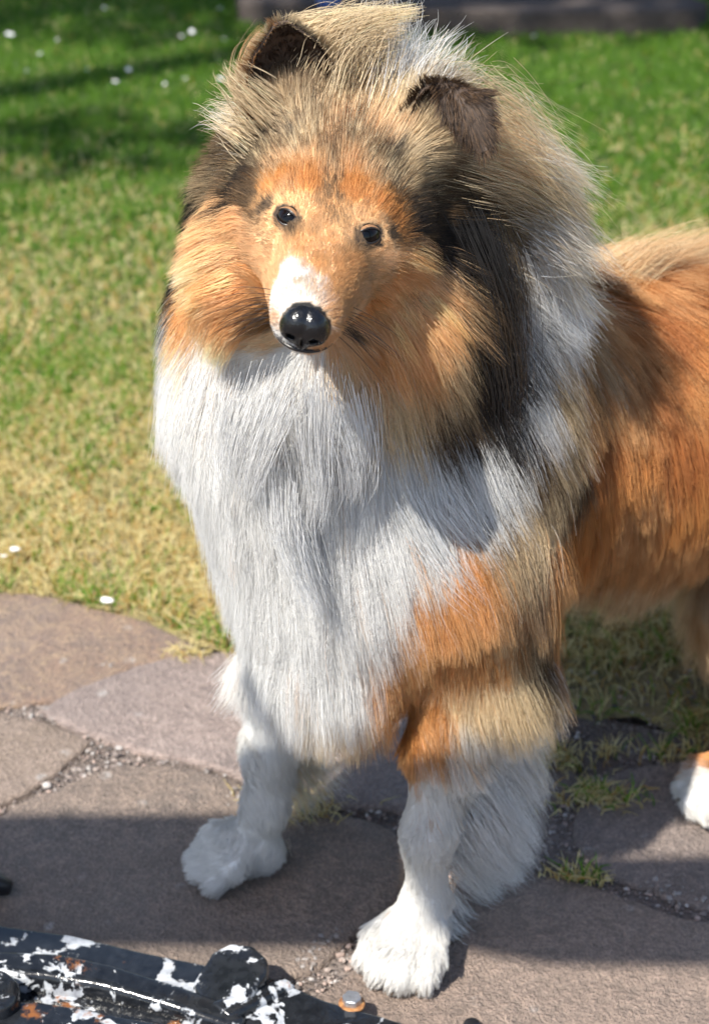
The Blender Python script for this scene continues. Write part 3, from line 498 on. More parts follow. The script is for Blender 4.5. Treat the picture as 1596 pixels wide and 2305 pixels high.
# comb guides: picture point, flow in the picture, length cm, lift deg, region
CG = [
 # muzzle and face
 (690,640, .0,-1, .7,14,'H'), (640,690,-.5,-.8,.7,14,'H'), (750,690,.5,-.8,.7,14,'H'), (620,750,-.8,.2,.7,16,'H'), (765,750,.8,.2,.8,16,'H'), (690,785,.0,.9,.9,20,'H'),
 (600,640,-.5,-.6,.8,14,'H'), (780,640,.5,-.5,.8,14,'H'), (690,560,0,-1,.8,14,'H'), (600,540,-.8,-.3,1.0,16,'H'), (810,590,.8,-.1,1.0,16,'H'), (560,600,-.88,.3,3.6,22,'M'), (850,660,.75,.5,3.6,22,'M'), (590,660,-.8,.45,2.0,18,'H'), (820,710,.6,.6,2.2,18,'H'),
 (560,510,-.9,.15,3.6,22,'M'), (890,570,.92,.3,3.6,22,'M'), (535,560,-.9,.3,4.2,24,'M'), (905,620,.8,.5,4.2,24,'M'), (735,490,0,-1,.9,16,'H'), (650,440,-.3,-.9,1.0,18,'H'), (840,480,.5,-.8,1.0,18,'H'), (690,440,-.05,-1,1.2,18,'H'), (780,460,.2,-1,1.2,18,'H'),
 (740,410,.05,-1,1.8,20,'H'), (660,370,-.3,-.9,2.0,22,'H'), (830,410,.4,-.85,2.0,22,'H'), (600,430,-.8,-.5,2.0,22,'H'), (900,480,.9,-.35,2.2,22,'H'),
 # forehead and crown
 (740,330,.1,-1,3.0,22,'H'), (650,300,-.25,-.95,2.4,20,'H'), (850,340,.4,-.9,3.0,22,'H'), (570,350,-.85,-.45,3.6,26,'H'), (930,400,.85,-.5,3.6,26,'H'), (520,400,-.95,-.1,4.0,26,'H'), (970,470,.97,-.05,4.2,26,'H'),
 (760,240,.15,-1,3.2,30,'H'), (690,240,-.05,-1,1.8,20,'H'), (620,250,-.35,-.9,1.8,20,'H'), (830,230,.25,-.95,4.5,36,'H'), (900,260,.5,-.85,4.5,34,'H'), (560,270,-.6,-.7,3.0,24,'M'), (1000,350,.9,-.35,3.5,24,'M'), (480,300,-.85,-.3,3.5,26,'M'), (470,380,-.9,.1,4.0,26,'M'), (1060,340,.95,.05,5.5,26,'M'),
 # cheeks and ruff
 (500,560,-.85,.4,3.8,20,'M'), (470,640,-.65,.7,4.2,18,'M'), (520,690,-.5,.82,4.2,20,'M'), (430,560,-.85,.45,3.6,20,'M'), (420,720,-.35,.9,4.5,20,'M'), (470,480,-.95,.2,3.8,22,'M'), (440,400,-.9,.2,5.0,30,'M'), (420,830,-.1,1,6.0,26,'M'),
 (930,620,.75,.6,4.5,30,'M'), (900,720,.45,.85,5.0,28,'M'), (1000,680,.6,.78,6.0,30,'M'), (960,800,.38,.92,6.5,26,'M'), (1050,780,.5,.86,7.0,26,'M'), (1040,600,.75,.65,6.0,30,'M'), (1080,500,.93,.3,5.0,22,'M'), (1150,600,.78,.6,7.5,28,'M'),
 (1150,750,.5,.85,7.5,24,'M'), (1080,900,.4,.92,7.0,24,'M'), (1200,850,.4,.9,7.0,22,'M'), (1080,380,.97,-.05,4.5,24,'M'), (1150,460,.95,.12,5.5,24,'M'), (1220,600,.75,.6,7.0,24,'M'), (1050,300,.95,-.05,4.0,24,'M'),
 (880,850,.25,.97,6.0,24,'M'), (1000,950,.35,.93,6.0,22,'M'),
 # chest
 (690,850,.0,1,6.0,30,'C'), (640,825,-.1,1,5.5,30,'C'), (735,830,.08,1,5.5,30,'C'), (560,850,-.15,1,6.5,28,'C'), (800,870,.12,1,6.5,24,'C'), (450,950,-.1,1,6.0,17,'C'), (600,1000,-.02,1,7.0,16,'C'), (750,1000,.06,1,7.0,16,'C'), (900,1020,.2,.98,7.0,15,'C'), (430,1150,.03,1,6.0,15,'C'), (560,1200,.03,1,7.5,15,'C'), (720,1200,.1,1,7.5,15,'C'), (880,1180,.3,.95,7.0,15,'C'), (1030,1100,.45,.89,6.5,15,'C'),
 (480,1350,.15,.99,6.0,15,'C'), (600,1400,.1,1,7.0,15,'C'), (740,1400,.15,.99,7.5,15,'C'), (880,1330,.32,.95,6.5,13,'C'), (560,1500,.2,.98,6.0,16,'C'), (545,1560,.3,.95,3.0,6,'C'), (600,1590,.1,.99,4.0,9,'C'), (700,1540,.12,.99,7.5,16,'C'), (800,1560,.12,.99,7.5,15,'C'), (1000,1220,.42,.9,6.0,13,'C'),
 # shoulder, foreleg top
 (1000,1380,.15,.98,4.0,18,'B'), (950,1500,.02,1,3.5,18,'B'), (1080,1330,.15,.98,5.0,18,'B'), (1070,1480,.15,.98,4.5,18,'B'), (960,1620,.0,1,2.6,16,'L'), (1050,1600,.35,.93,4.0,22,'L'), (1130,1520,.35,.93,6.0,26,'L'),
 # left foreleg
 (930,1750,.0,1,1.17,13,'L'), (980,1750,.25,.97,1.34,13,'L'), (930,1900,.0,1,1.09,13,'L'), (980,1900,.1,1,1.17,13,'L'), (950,2030,-.1,1,1.00,13,'L'), (900,2100,-.35,.93,1.15,13,'L'), (980,2100,-.1,1,1.15,13,'L'), (860,2180,-.5,.85,1.15,13,'L'), (930,2190,-.2,.98,1.15,13,'L'),
 # right foreleg
 (580,1680,.0,1,1.26,13,'Q'), (630,1680,.15,.98,1.57,13,'Q'), (580,1800,0,1,1.01,13,'Q'), (620,1820,.1,1,1.17,13,'Q'), (560,1900,-.5,.85,1.00,13,'Q'), (500,1930,-.9,.35,1.15,13,'Q'), (450,1960,-.9,.4,1.15,13,'Q'), (540,1970,-.4,.9,1.15,13,'Q'),
 # body
 (1330,640,.8,.45,6.0,22,'B'), (1450,620,.93,-.15,7.0,34,'B'), (1550,600,.9,-.35,8.5,46,'B'), (1380,600,.9,-.25,6.5,34,'B'), (1330,760,.55,.83,6.0,18,'B'), (1430,780,.55,.8,6.0,18,'B'), (1540,780,.75,.6,6.0,20,'B'), (1280,900,.2,.97,6.0,16,'B'), (1400,920,.15,.98,5.5,16,'B'), (1520,900,.25,.95,5.5,18,'B'), (1260,1080,.0,1,6.0,16,'B'), (1400,1080,-.03,1,5.5,16,'B'), (1530,1060,-.05,1,5.5,16,'B'),
 (1250,1230,-.02,1,6.0,16,'B'), (1390,1200,-.1,1,5.5,18,'B'), (1520,1180,-.22,.97,5.5,18,'B'), (1250,1330,-.02,1,7.0,18,'B'), (1370,1290,-.15,.98,8.5,22,'B'), (1480,1270,-.3,.95,9.0,24,'B'), (1560,1290,-.15,.97,9.0,24,'B'), (1580,1350,-.1,.98,7,22,'B'), (1160,1050,.2,.97,6.5,18,'B'), (1160,1200,.12,.99,6.0,18,'B'), (1190,1370,.1,.99,6.5,18,'B'), (1230,740,.5,.86,6.5,20,'B'), (1590,1220,-.2,.97,5,20,'B'),
 # hind foot
 (1550,1790,-.6,.6,1.5,16,'P'), (1530,1820,-.6,.75,1.5,18,'P'), (1590,1830,-.2,.95,1.5,16,'P'), (1595,1760,-.3,.9,1.5,14,'P'),
]
# markings: picture point, root colour, tip colour
CC = [
 # muzzle
 (672,622,W_,W_), (660,645,W_,W_), (648,662,W_,W_), (690,660,W_,GW), (702,668,GW,LT), (630,700,W_,W_), (625,735,W_,W_), (632,766,W_,W_), (648,790,W_,W_), (690,800,W_,W_), (722,795,W_,LT), (740,775,LT,LT), (752,735,T_,LT), (757,700,T_,T_), (742,700,LT,T_), (766,735,T_,LT), (764,765,LT,LT), (690,676,W_,GT),
 (612,690,LT,LT), (608,720,LT,LT), (612,752,LT,CR), (616,665,LT,LT), (626,640,LT,LT), (640,628,LT,LT), (640,610,LT,LT), (655,596,LT,LT), (690,600,LT,T_), (712,625,T_,T_), (730,650,T_,T_), (745,668,T_,T_), (750,640,T_,T_), (720,640,LT,T_), (758,680,T_,T_), (775,710,T_,LT), (778,750,LT,LT), (765,785,LT,LT), (812,732,DK,S_), (835,748,T_,LT), (800,762,LT,LT), (832,712,T_,LT), (796,712,LT,LT), (820,765,LT,T_), (582,690,O_,S_), (690,570,LT,T_), (650,560,LT,LT), (740,560,T_,LT), (600,560,LT,LT), (780,600,T_,T_), (830,620,LT,T_), (600,610,LT,LT), (760,630,T_,T_), (800,660,T_,LT),
 (612,462,T_,DK), (672,506,LT,S_), (868,524,O_,DK), (808,546,LT,S_), (570,520,LT,LT), (560,620,LT,LT), (850,570,LT,LT), (870,640,T_,LT), (840,690,T_,T_),
 # brow and forehead
 (650,438,T_,O_), (620,445,T_,O_), (690,420,O_,O_), (690,470,O_,LT), (710,510,LT,T_), (760,520,T_,S_), (745,480,T_,S_), (746,440,T_,DK), (752,395,LT,DK), (750,360,GT,DK), (712,440,O_,O_), (775,445,O_,O_), (716,410,O_,T_), (785,415,T_,T_), (722,375,LT,T_), (780,375,LT,T_), (785,450,O_,O_), (830,478,O_,O_), (860,500,O_,O_), (800,500,O_,O_), (680,370,T_,LT), (650,400,O_,O_), (830,430,T_,GT), 
 (600,455,S_,S_), (560,440,K_,S_), (600,400,GT,DK), (560,395,S_,DK), (520,380,S_,K_), (590,425,S_,DK), (640,350,LT,S_), (690,345,LT,S_), (640,310,CR,S_), (700,300,CR,S_), (760,310,LT,S_), (830,340,CR,S_), (800,360,LT,S_), (850,390,LT,S_), (670,320,CR,DK), (790,300,CR,DK), (870,360,CR,DK), (880,400,GT,DK), (900,450,S_,DK), (950,430,GT,DK), (930,465,S_,K_), (990,450,S_,DK), (1030,470,S_,K_), (590,320,CR,DK), (530,340,GT,DK), (560,300,CR,S_), (610,360,LT,DK),
 (900,510,K_,S_), (950,500,K_,DK), (1000,490,S_,K_), (1050,520,K_,K_), (1080,570,K_,K_), (1020,560,DK,K_), (500,410,K_,DK), (450,370,K_,S_), (440,420,K_,GT), (400,460,K_,K_),
 (760,250,LT,CR), (700,240,CR,S_), (820,220,LT,CR), (870,180,W_,GW), (900,140,W_,W_), (950,180,GW,W_), (900,230,CR,CR), (960,260,CR,S_), (840,150,GT,GW), (780,180,GT,GT), (850,290,LT,CR), (930,330,CR,GT), (1000,390,CR,S_), (1050,420,GT,S_),
 # left ruff
 (500,520,LT,LT), (430,520,LT,LT), (420,560,LT,LT), (410,640,LT,LT), (450,620,LT,CR), (500,640,LT,T_), (545,650,O_,T_), (560,690,O_,T_), (520,720,O_,T_), (450,700,LT,T_), (400,730,T_,T_), (440,770,T_,CR), (400,790,T_,CR), (500,745,T_,CR), (380,540,K_,K_), (368,600,K_,K_), (362,660,K_,K_), (362,710,K_,DK), (340,760,GW,GW), (345,830,W_,GW), (400,850,W_,W_), (450,830,W_,W_),
 # right ruff
 (930,580,LT,LT), (960,640,LT,T_), (900,620,O_,T_), (880,700,O_,T_), (920,700,LT,T_), (990,700,LT,T_), (1040,700,GT,S_), (860,770,T_,O_), (930,790,LT,T_), (1000,800,LT,GT), (1050,820,GT,S_), (850,830,T_,LT), (910,870,T_,GT), (980,890,T_,GT), (1040,920,GT,S_), (960,960,GT,GT), (1000,1000,S_,K_), (1020,960,S_,DK), (800,830,CR,LT), (800,880,CR,W_), (880,930,CR,CR),
 (1090,640,K_,S_), (1110,720,K_,GT), (1110,800,K_,K_), (1120,870,K_,K_), (1110,950,K_,K_), (1130,1010,K_,DK), (1070,760,S_,K_), (1130,600,DK,GT), (1090,880,DK,S_), (1070,980,DK,K_),
 (1160,560,GT,S_), (1180,620,W_,GT), (1210,660,W_,W_), (1230,720,W_,W_), (1200,770,W_,W_), (1165,720,GW,K_), (1150,660,GT,K_), (1150,780,GW,K_), (1170,820,W_,DK), (1220,800,W_,GW), (1180,900,W_,W_), (1190,960,W_,GW), (1160,880,K_,DK), (1240,640,W_,W_), (1200,560,W_,GW), (1230,560,W_,CR), (1150,480,CR,S_), (1220,480,CR,GT), (1100,340,CR,LT), (1180,330,CR,CR), (1250,400,CR,CR), (1100,440,GT,S_), (1280,600,CR,GT), (1230,870,S_,GT), (1260,480,CR,CR),
 # chest
 (650,830,W_,W_), (560,850,W_,W_), (720,860,W_,W_), (600,1000,W_,W_), (750,960,W_,W_), (430,1000,W_,W_), (400,1150,W_,W_), (500,1150,W_,W_), (650,1150,W_,W_), (800,1100,W_,W_), (900,1080,W_,W_), (1000,1070,W_,W_), (1080,1080,W_,W_), (1060,1150,W_,W_), (950,1180,W_,W_), (1000,1230,W_,W_), (900,1280,W_,W_), (800,1250,W_,W_), (650,1300,W_,W_), (500,1300,W_,W_), (550,1450,W_,W_), (700,1450,W_,W_), (830,1420,W_,W_), (880,1370,W_,W_), (780,1550,W_,W_), (640,1560,W_,W_), (800,1630,W_,CR), (700,1650,W_,W_), (1110,1130,W_,W_), (1100,1060,W_,W_),
 # shoulder
 (1050,1270,O_,O_), (1000,1330,O_,T_), (960,1400,O_,T_), (920,1480,O_,T_), (1050,1400,O_,T_), (1000,1500,O_,T_), (880,1580,O_,T_), (920,1650,O_,O_), (980,1600,O_,T_), (1040,1560,T_,CR), (900,1720,O_,T_), (960,1700,O_,T_), (930,1680,O_,O_), (1000,1670,O_,T_), (1100,1480,O_,T_), (1100,1580,CR,CR), (1160,1560,CR,CR), (1040,1650,CR,W_), (1130,1430,O_,GT),
 (1100,1180,DK,S_), (1120,1250,S_,GT), (1180,1050,DK,S_), (1150,1150,DK,GT), (1200,1200,GT,GT), (1170,1300,GT,S_), (1160,1380,R_,S_), (1200,1420,S_,GT), (1210,1500,DK,S_), (1240,1050,S_,GT), (1230,950,S_,GT), (1290,1080,DK,S_), (1230,1350,R_,T_),
 # body
 (1300,640,CR,GT), (1400,600,T_,CR), (1500,560,T_,CR), (1580,560,CR,T_), (1350,700,CR,T_), (1430,680,R_,T_), (1520,650,R_,T_), (1580,680,R_,R_), (1330,800,T_,GT), (1400,800,R_,T_), (1480,760,R_,R_), (1560,780,R_,O_), (1320,900,S_,T_), (1400,920,R_,T_), (1470,900,S_,R_), (1540,900,T_,O_), (1330,1000,S_,R_), (1420,1020,R_,O_), (1520,1020,R_,R_), (1330,1130,R_,O_), (1420,1150,R_,T_), (1540,1130,R_,O_), (1300,1230,R_,O_), (1400,1260,O_,T_), (1500,1230,O_,T_), (1570,1270,R_,T_), (1280,1340,O_,T_), (1360,1340,T_,CR), (1450,1340,T_,CR), (1500,1380,CR,CR), (1570,1400,T_,GT), (1260,1430,O_,T_),
 # legs
 (930,1800,W_,W_), (1000,1800,W_,W_), (940,1950,W_,W_), (990,1950,W_,W_), (900,2150,W_,W_), (970,2150,W_,W_), (990,1730,W_,W_), (600,1700,W_,W_), (600,1850,W_,W_), (500,1950,W_,W_), (560,1950,W_,W_), (640,1650,W_,W_),
 (1540,1800,W_,W_), (1510,1830,W_,W_), (1580,1830,W_,W_), (1596,1738,O_,O_), (1610,1780,W_,W_),
]
def feat_arrays():
    cg = np.array([g[:6] for g in CG]); P, n = trace(cg[:, 0], cg[:, 1])
    d = RGT*cg[:, 2:3] - UPV*cg[:, 3:4]
    fn = n@FWD; w = -(np.sum(d*n, 1))/np.where(np.abs(fn) < .15, -.15, fn); d = unit(d+FWD*np.clip(w, -1.6, 1.6)[:, None])
    reg = [g[6] for g in CG]
    P, d, L, lf = list(P), list(d), list(cg[:, 4]), list(cg[:, 5])
    # guides for the sides the picture does not show
    back = unit(np.array((.8, .6, 0)))
    for x in np.linspace(.1, 1, 7):
        c = rib_a+(pelv-rib_a)*x
        for off, dr in ((np.array((0, 0, .11)), back), (side*.11, back*.3+np.array((0, 0, -1))), (np.array((0, 0, -.11)), back*.3+side*.1), (-side*.11 if x > .75 else side*.1+np.array((0, 0, .05)), back*.4+np.array((0, 0, -1)))):
            P.append(c+off); d.append(unit(dr)); L.append(5.5); lf.append(20); reg.append('B')
    for pt, dr, ln in ((chest_t+np.array((.05, .11, .03)), (.5, .5, -.6), 7), (chest_m+np.array((-.06, .1, 0)), (.1, .3, -1), 6.5), (chest_t+np.array((-.08, .08, .04)), (-.3, .5, -.8), 6.5), (H(-4, -12, 0), (-.3, .8, -.4), 6), (H(3, -13, 1), (.5, .8, -.2), 7)):
        P.append(np.array(pt)); d.append(unit(np.array(dr))); L.append(ln); lf.append(24); reg.append('M')
    for j, r_ in ((l_ank, 'L'), (r_ank, 'Q')):   # rear of the forelegs
        for z, ln in ((.05, 2.0), (.09, 2.6), (.15, 4.2), (.2, 5.5)):
            P.append(np.array((j[0]+.025, j[1]+.02, z))); d.append(unit(np.array((.55, .35, -.75)))); L.append(ln); lf.append(28); reg.append(r_)
    for s_, c in zip((-1, 1), EYES):      # short hair sweeping away round each eye
        for a in np.linspace(0, 2*math.pi, 9)[:-1]:
            o = HE*math.cos(a)+HU*math.sin(a); P.append(c+o*.0115+HF*.003); d.append(unit(o*.8-HF*.5+HE*s_*.3)); L.append(.38); lf.append(10); reg.append('H')
    for a in (hock, stif, hip, hip+side*.14, stif+side*.15, hr_ank+np.array((.07, .05, .09))):
        P.append(a); d.append(unit(np.array((.2, .15, -1)))); L.append(4); lf.append(18); reg.append('P')
    for a in (pelv+np.array((.13, .1, -.08)), pelv+np.array((.2, .14, -.3))):
        P.append(a); d.append(unit(np.array((.3, .2, -1)))); L.append(9); lf.append(30); reg.append('T')
    cx = np.array([c[:2] for c in CC]); short = ((cx[:, 0] > 560) & (cx[:, 0] < 880) & (cx[:, 1] > 430) & (cx[:, 1] < 810)) | (cx[:, 1] > 1690); CP, _ = trace(cx[:, 0], cx[:, 1], np.where(short, .0015, .011)); cr = [c[2] for c in CC]; ct = [c[3] for c in CC]; CP = list(CP)
    for x in np.linspace(.0, 1.1, 9):
        c = rib_a+(pelv-rib_a)*x
        CP += [c+np.array((0, 0, .12)), c+side*.12, c+side*.1+np.array((0, 0, -.06)), c+np.array((0, 0, -.12))]; cr += [R_, R_, O_, CR]; ct += [T_, O_, T_, CR]
    for p, a, b in ((chest_t+np.array((-.06, .12, 0)), W_, W_), (chest_t+np.array((.06, .12, 0)), W_, GW), (chest_m+np.array((-.07, .1, 0)), O_, T_), (hock, W_, W_), (hip, O_, T_), (stif, O_, T_), (hip+side*.14, O_, T_), (stif+side*.15, O_, T_), (hr_ank, W_, W_),
                    (pelv+np.array((.13, .1, -.08)), R_, O_), (pelv+np.array((.2, .14, -.3)), W_, W_), (H(-5, -11, -2), K_, S_), (H(0, -13, 2), GW, CR)):
        CP.append(np.array(p)); cr.append(a); ct.append(b)
    for s_, e, ax_ in zip((-1, 1), EYES, EYE_AX):      # dark rim and outer streak of each eye
        la = HE+HU*.38*s_; la = unit(la-ax_*np.dot(la, ax_)); ua = np.cross(la, ax_)
        for a in np.linspace(0, 2*math.pi, 15)[:-1]: CP += [e+ax_*.0062+la*.0104*math.cos(a)+ua*.0062*math.sin(a), e+ax_*.0055+la*.0128*math.cos(a)+ua*.0090*math.sin(a)]; cr += [DK, T_]; ct += [DK, LT]
        for r in (.0150, .0185, .022): CP.append(e+ax_*.0045+la*r*s_); cr.append(DK); ct.append(S_)
    for j in (l_ank, r_ank):
        for z in (.04, .1, .16, .2): CP.append(np.array((j[0]+.06, j[1]+.04, z-.01))); cr.append(W_); ct.append(W_)
    return [np.array(v) for v in (P, d, L, lf)] + [np.array(reg)] + [np.array(CP), np.array(cr), np.array(ct)]
GP, GD, GL, GLF, GR, CP, CRT, CTP = feat_arrays()
def idw(Q, P, vals, power, chunk=20000):
    out = [np.empty((len(Q),)+v.shape[1:]) for v in vals]; near = np.empty(len(Q), int)
    for i in range(0, len(Q), chunk):
        q = Q[i:i+chunk]; d2 = np.maximum(((q**2).sum(1)[:, None]+(P**2).sum(1)[None]-2*q@P.T), 1e-6); near[i:i+chunk] = d2.argmin(1)
        w = d2**(-power/2); w /= w.sum(1, keepdims=True)
        for o, v in zip(out, vals): o[i:i+chunk] = w@v
    return out, near
def pick(Q, cl, power, chunk=20000):
    """each hair takes the colour of one marking near it, chosen at random by nearness; hairs of a lock mostly agree"""
    n = len(Q); u = rng.random(n); uc = rng.random(n)[cl]; u = np.where(rng.random(n) < .6, uc, u); idx = np.empty(n, int)
    for i in range(0, n, chunk):
        q = Q[i:i+chunk]; d2 = np.maximum(((q**2).sum(1)[:, None]+(CP**2).sum(1)[None]-2*q@CP.T), 1e-6); w = d2**(-power/2); w = np.cumsum(w, 1); idx[i:i+chunk] = (w < (u[i:i+chunk]*w[:, -1])[:, None]).sum(1)
    idx = np.minimum(idx, len(CP)-1); return CRT[idx], CTP[idx]
def scatter(V, F, dens):
    """area-weighted random points on a quad mesh; dens per face in hairs per square cm"""
    T = np.concatenate((F[:, [0, 1, 2]], F[:, [0, 2, 3]])) if F.shape[1] == 4 else F
    dn = np.concatenate((dens, dens)) if F.shape[1] == 4 else dens
    a, b, c = V[T[:, 0]], V[T[:, 1]], V[T[:, 2]]; ar = np.linalg.norm(np.cross(b-a, c-a), axis=1)*.5e4*dn
    n = int(ar.sum()); t = rng.choice(len(T), n, p=ar/ar.sum()); r1, r2 = rng.random(n), rng.random(n); s = r1+r2 > 1; r1[s] = 1-r1[s]; r2[s] = 1-r2[s]
    B = np.stack((1-r1-r2, r1, r2), 1); return np.einsum('ni,nij->nj', B, V[T[t]]), T[t], B
NP = 8
def grow(P, N, D, L, lift, gravity=.12, clump=(.011, .6), clump2=(.026, .35), wave=.05, push=True, npts=NP, stiff=.35, jitter=.09):
    """strand points (n, npts, 3) from roots, normals, flow, length (m) and lift (radians)"""
    n = len(P); D = unit(D-N*np.sum(D*N, 1, keepdims=True)); jit = rng.normal(0, jitter, (n, 3))
    d = unit(D*np.cos(lift)[:, None]+N*np.sin(lift)[:, None]+jit); X = np.empty((n, npts, 3)); X[:, 0] = P-N*.0015; step = L/(npts-1)
    wv = rng.normal(0, 1, (n, 3)); ph = rng.random(n)*6.28
    for k in range(1, npts):
        d = unit(d+D*stiff*.5+np.array((0, 0, -gravity*.5))+wv*(wave*np.sin(ph+k*1.3))[:, None]); q = X[:, k-1]+d*step[:, None]
        if push:
            s = sdf_grid(q); lim = np.minimum(.0012*k, .09*L*k/(npts-1)); m = s < lim
            q[m] += N[m]*(lim-s)[m][:, None]
        X[:, k] = q
    t = np.linspace(0, 1, npts)
    for size, amt in (clump2, clump):
        if size <= 0: continue
        # seeds: thin the roots to about one for each size*size
        key = np.floor(P/size+rng.random(3)).astype(np.int64); _, first = np.unique(key@np.array((73856093, 19349663, 83492791)), return_index=True)
        kd = kdtree.KDTree(len(first))
        for i, f in enumerate(first): kd.insert(P[f], i)
        kd.balance(); near = first[np.fromiter((kd.find(p)[1] for p in P), int, n)]
        sc = np.minimum(1, L/L[near]); am = amt*(.55+.9*rng.random(len(first)))[np.searchsorted(np.sort(first), near)] if False else amt*(.5+rng.random(n)*.7)
        rel = X[near]-X[near][:, :1]; tgt = X[near][:, :1]+rel*sc[:, None, None]
        wgt = (t**1.3)[None]*np.clip(am, 0, .97)[:, None]; X = X+(tgt-X)*wgt[..., None]
    return X, near
def fur_material():
    s = NT('fur'); a = s.n('ShaderNodeAttribute', attribute_name='tint').outputs[0]; hi = s.n('ShaderNodeHairInfo')
    v = s.math('MULTIPLY_ADD', hi.outputs['Random'], .24, .88); c = s.mix(1, a, v, 'MULTIPLY')
    h = s.n('ShaderNodeBsdfHair', component='Reflection', i_RoughnessU=.28, i_RoughnessV=.6); s.t.links.new(s.mix(.35, c, (.9, .9, .9)), h.inputs[0])
    d = s.n('ShaderNodeBsdfDiffuse', i_Color=c); tr = s.n('ShaderNodeBsdfTranslucent', i_Color=c)
    m1 = s.n('ShaderNodeMixShader', i_0=.42, i_1=d.outputs[0], i_2=tr.outputs[0]); m2 = s.n('ShaderNodeMixShader', i_0=.08, i_1=m1.outputs[0], i_2=h.outputs[0])
    s.t.links.new(m2.outputs[0], s.out.inputs[0]); return s.m
FUR = fur_material()
def skin_material():
    s = NT('undercoat'); a = s.n('ShaderNodeAttribute', attribute_name='tint').outputs[0]
    nz = s.noise(s.pos(), 900, 2); b = s.bump(nz, .002, .5); return s.finish(a, .9, b)
dog = mesh_obj('dog', BV, BF, skin_material())
(vr, vt), _ = idw(BV, CP, (CRT, CTP), 5)
ca = dog.data.color_attributes.new('tint', 'FLOAT_COLOR', 'POINT'); cc = np.ones((len(BV), 4), np.float32); cc[:, :3] = (vr*.5+vt*.5); cc[np.minimum(*[np.linalg.norm(BV-e, axis=1) for e in EYES]) < .0100, :3] = .012; cc[np.linalg.norm(BV-H(0, 8.6, -.6), axis=1) < .0150, :3] = .012; ca.data.foreach_set('color', cc.ravel())
tag(dog, 'long-coated sable and white collie dog standing on the flagstones with its head tilted', 'dog')
HM_ = np.stack((HE, HF, HU))
# ---- roots
FC = BV[BF].mean(1); FN = unit(BN[BF].mean(1)); VIEW = unit(CAMP-FC); facing = np.sum(FN*VIEW, 1)
(fl, ), fnear = idw(FC, GP, (GL[:, None],), 5)
dens = np.interp(fl[:, 0], (.7, 1.5, 3, 5, 8), (260, 200, 110, 80, 68))*DENS
dens *= np.where(facing > -.35, 1, .35); pr = FC@RGT; dens *= np.where(pr > .45, .4, 1)
for e in EYES:
    o = FC-e; ax_ = EYE_AX[0] if e is EYES[0] else EYE_AX[1]; la = HE+HU*.38*(-1 if e is EYES[0] else 1); la = unit(la-ax_*np.dot(la, ax_)); ua = np.cross(la, ax_); dens *= np.where((((o@la)/.0106)**2+((o@ua)/.0066)**2 < 1) & (o@ax_ > 0), 0, 1)
dens *= np.where(np.linalg.norm((FC-H(0, 8.6, -.55))@HM_.T/np.array((.0140, .016, .0142)), axis=1) < 1, 0, 1); dens *= np.where(FC[:, 2] < .006, 0, 1)
RP, rt, rb = scatter(BV, BF, dens); RN = unit(np.einsum('ni,nij->nj', rb, BN[rt]))
(rd, rl, rlf), near = idw(RP, GP, (GD, GL[:, None], GLF[:, None]), 5)
RL = rl[:, 0]*.01*(.72+.45*rng.random(len(RP))); rl = RL; regs = GR[near]
RLF = np.radians(rlf[:, 0])*(.7+.6*rng.random(len(RP)))
print('hairs', len(RP))
PARTS = {'H': 'face_fur', 'M': 'ruff', 'C': 'chest_fur', 'B': 'body_fur', 'L': 'foreleg_fur', 'Q': 'foreleg_fur', 'P': 'hind_leg_fur', 'T': 'tail_fur'}
OPT = {'H': dict(gravity=.0, clump=(.004, .28), clump2=(.012, .22), wave=.04), 'M': dict(gravity=.05, clump=(.007, .50), clump2=(.022, .40), wave=.11, jitter=.13), 'C': dict(gravity=.12, clump=(.007, .48), clump2=(.024, .40), wave=.12, jitter=.14), 'B': dict(gravity=.10, clump=(.008, .52), clump2=(.024, .42), wave=.11, jitter=.13),
       'L': dict(gravity=.02, clump=(.0045, .7), clump2=(.012, .25), jitter=.12), 'Q': dict(gravity=.02, clump=(.0045, .7), clump2=(.012, .25), jitter=.12), 'P': dict(gravity=.1), 'T': dict(gravity=.2)}
for r_, nm in PARTS.items():
    m = regs == r_
    if m.sum() < 20: continue
    X, cl = grow(RP[m], RN[m], rd[m], RL[m], RLF[m], **OPT[r_])
    cj = rng.normal(0, 1, (m.sum(), 3)); amp = np.clip(RL[m]*.07, .0006, .005)[:, None]
    q = X[:, 4]+cj[cl]*amp*1.2+cj*amp*.7
    (a, b), _ = idw(q, CP, (CRT, CTP), 6); sa, sb_ = pick(q, cl, 5); mx = .55 if r_ != 'H' else .35; a = a+(sa-a)*mx; b = b+(sb_-b)*mx
    va = (1+(.07 if r_ == 'H' else .15)*rng.normal(0, 1, m.sum())[cl])[:, None]; lum = a.mean(1, keepdims=True); va = np.where(lum > .5, 1+(va-1)*.25, va)
    rad = np.interp(RL[m]*100, (.4, .7, 2, 6), (.00009, .00010, .00012, .00013))
    if r_ == 'M': lm = a.mean(1, keepdims=True); va = va*np.where((lm > .1) & (lm < .6), 1.22, 1)
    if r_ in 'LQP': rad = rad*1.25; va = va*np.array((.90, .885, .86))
    curves_obj(nm, X, np.clip(a*va, 0, .9), np.clip(b*va, 0, .9), rad, FUR, dog)
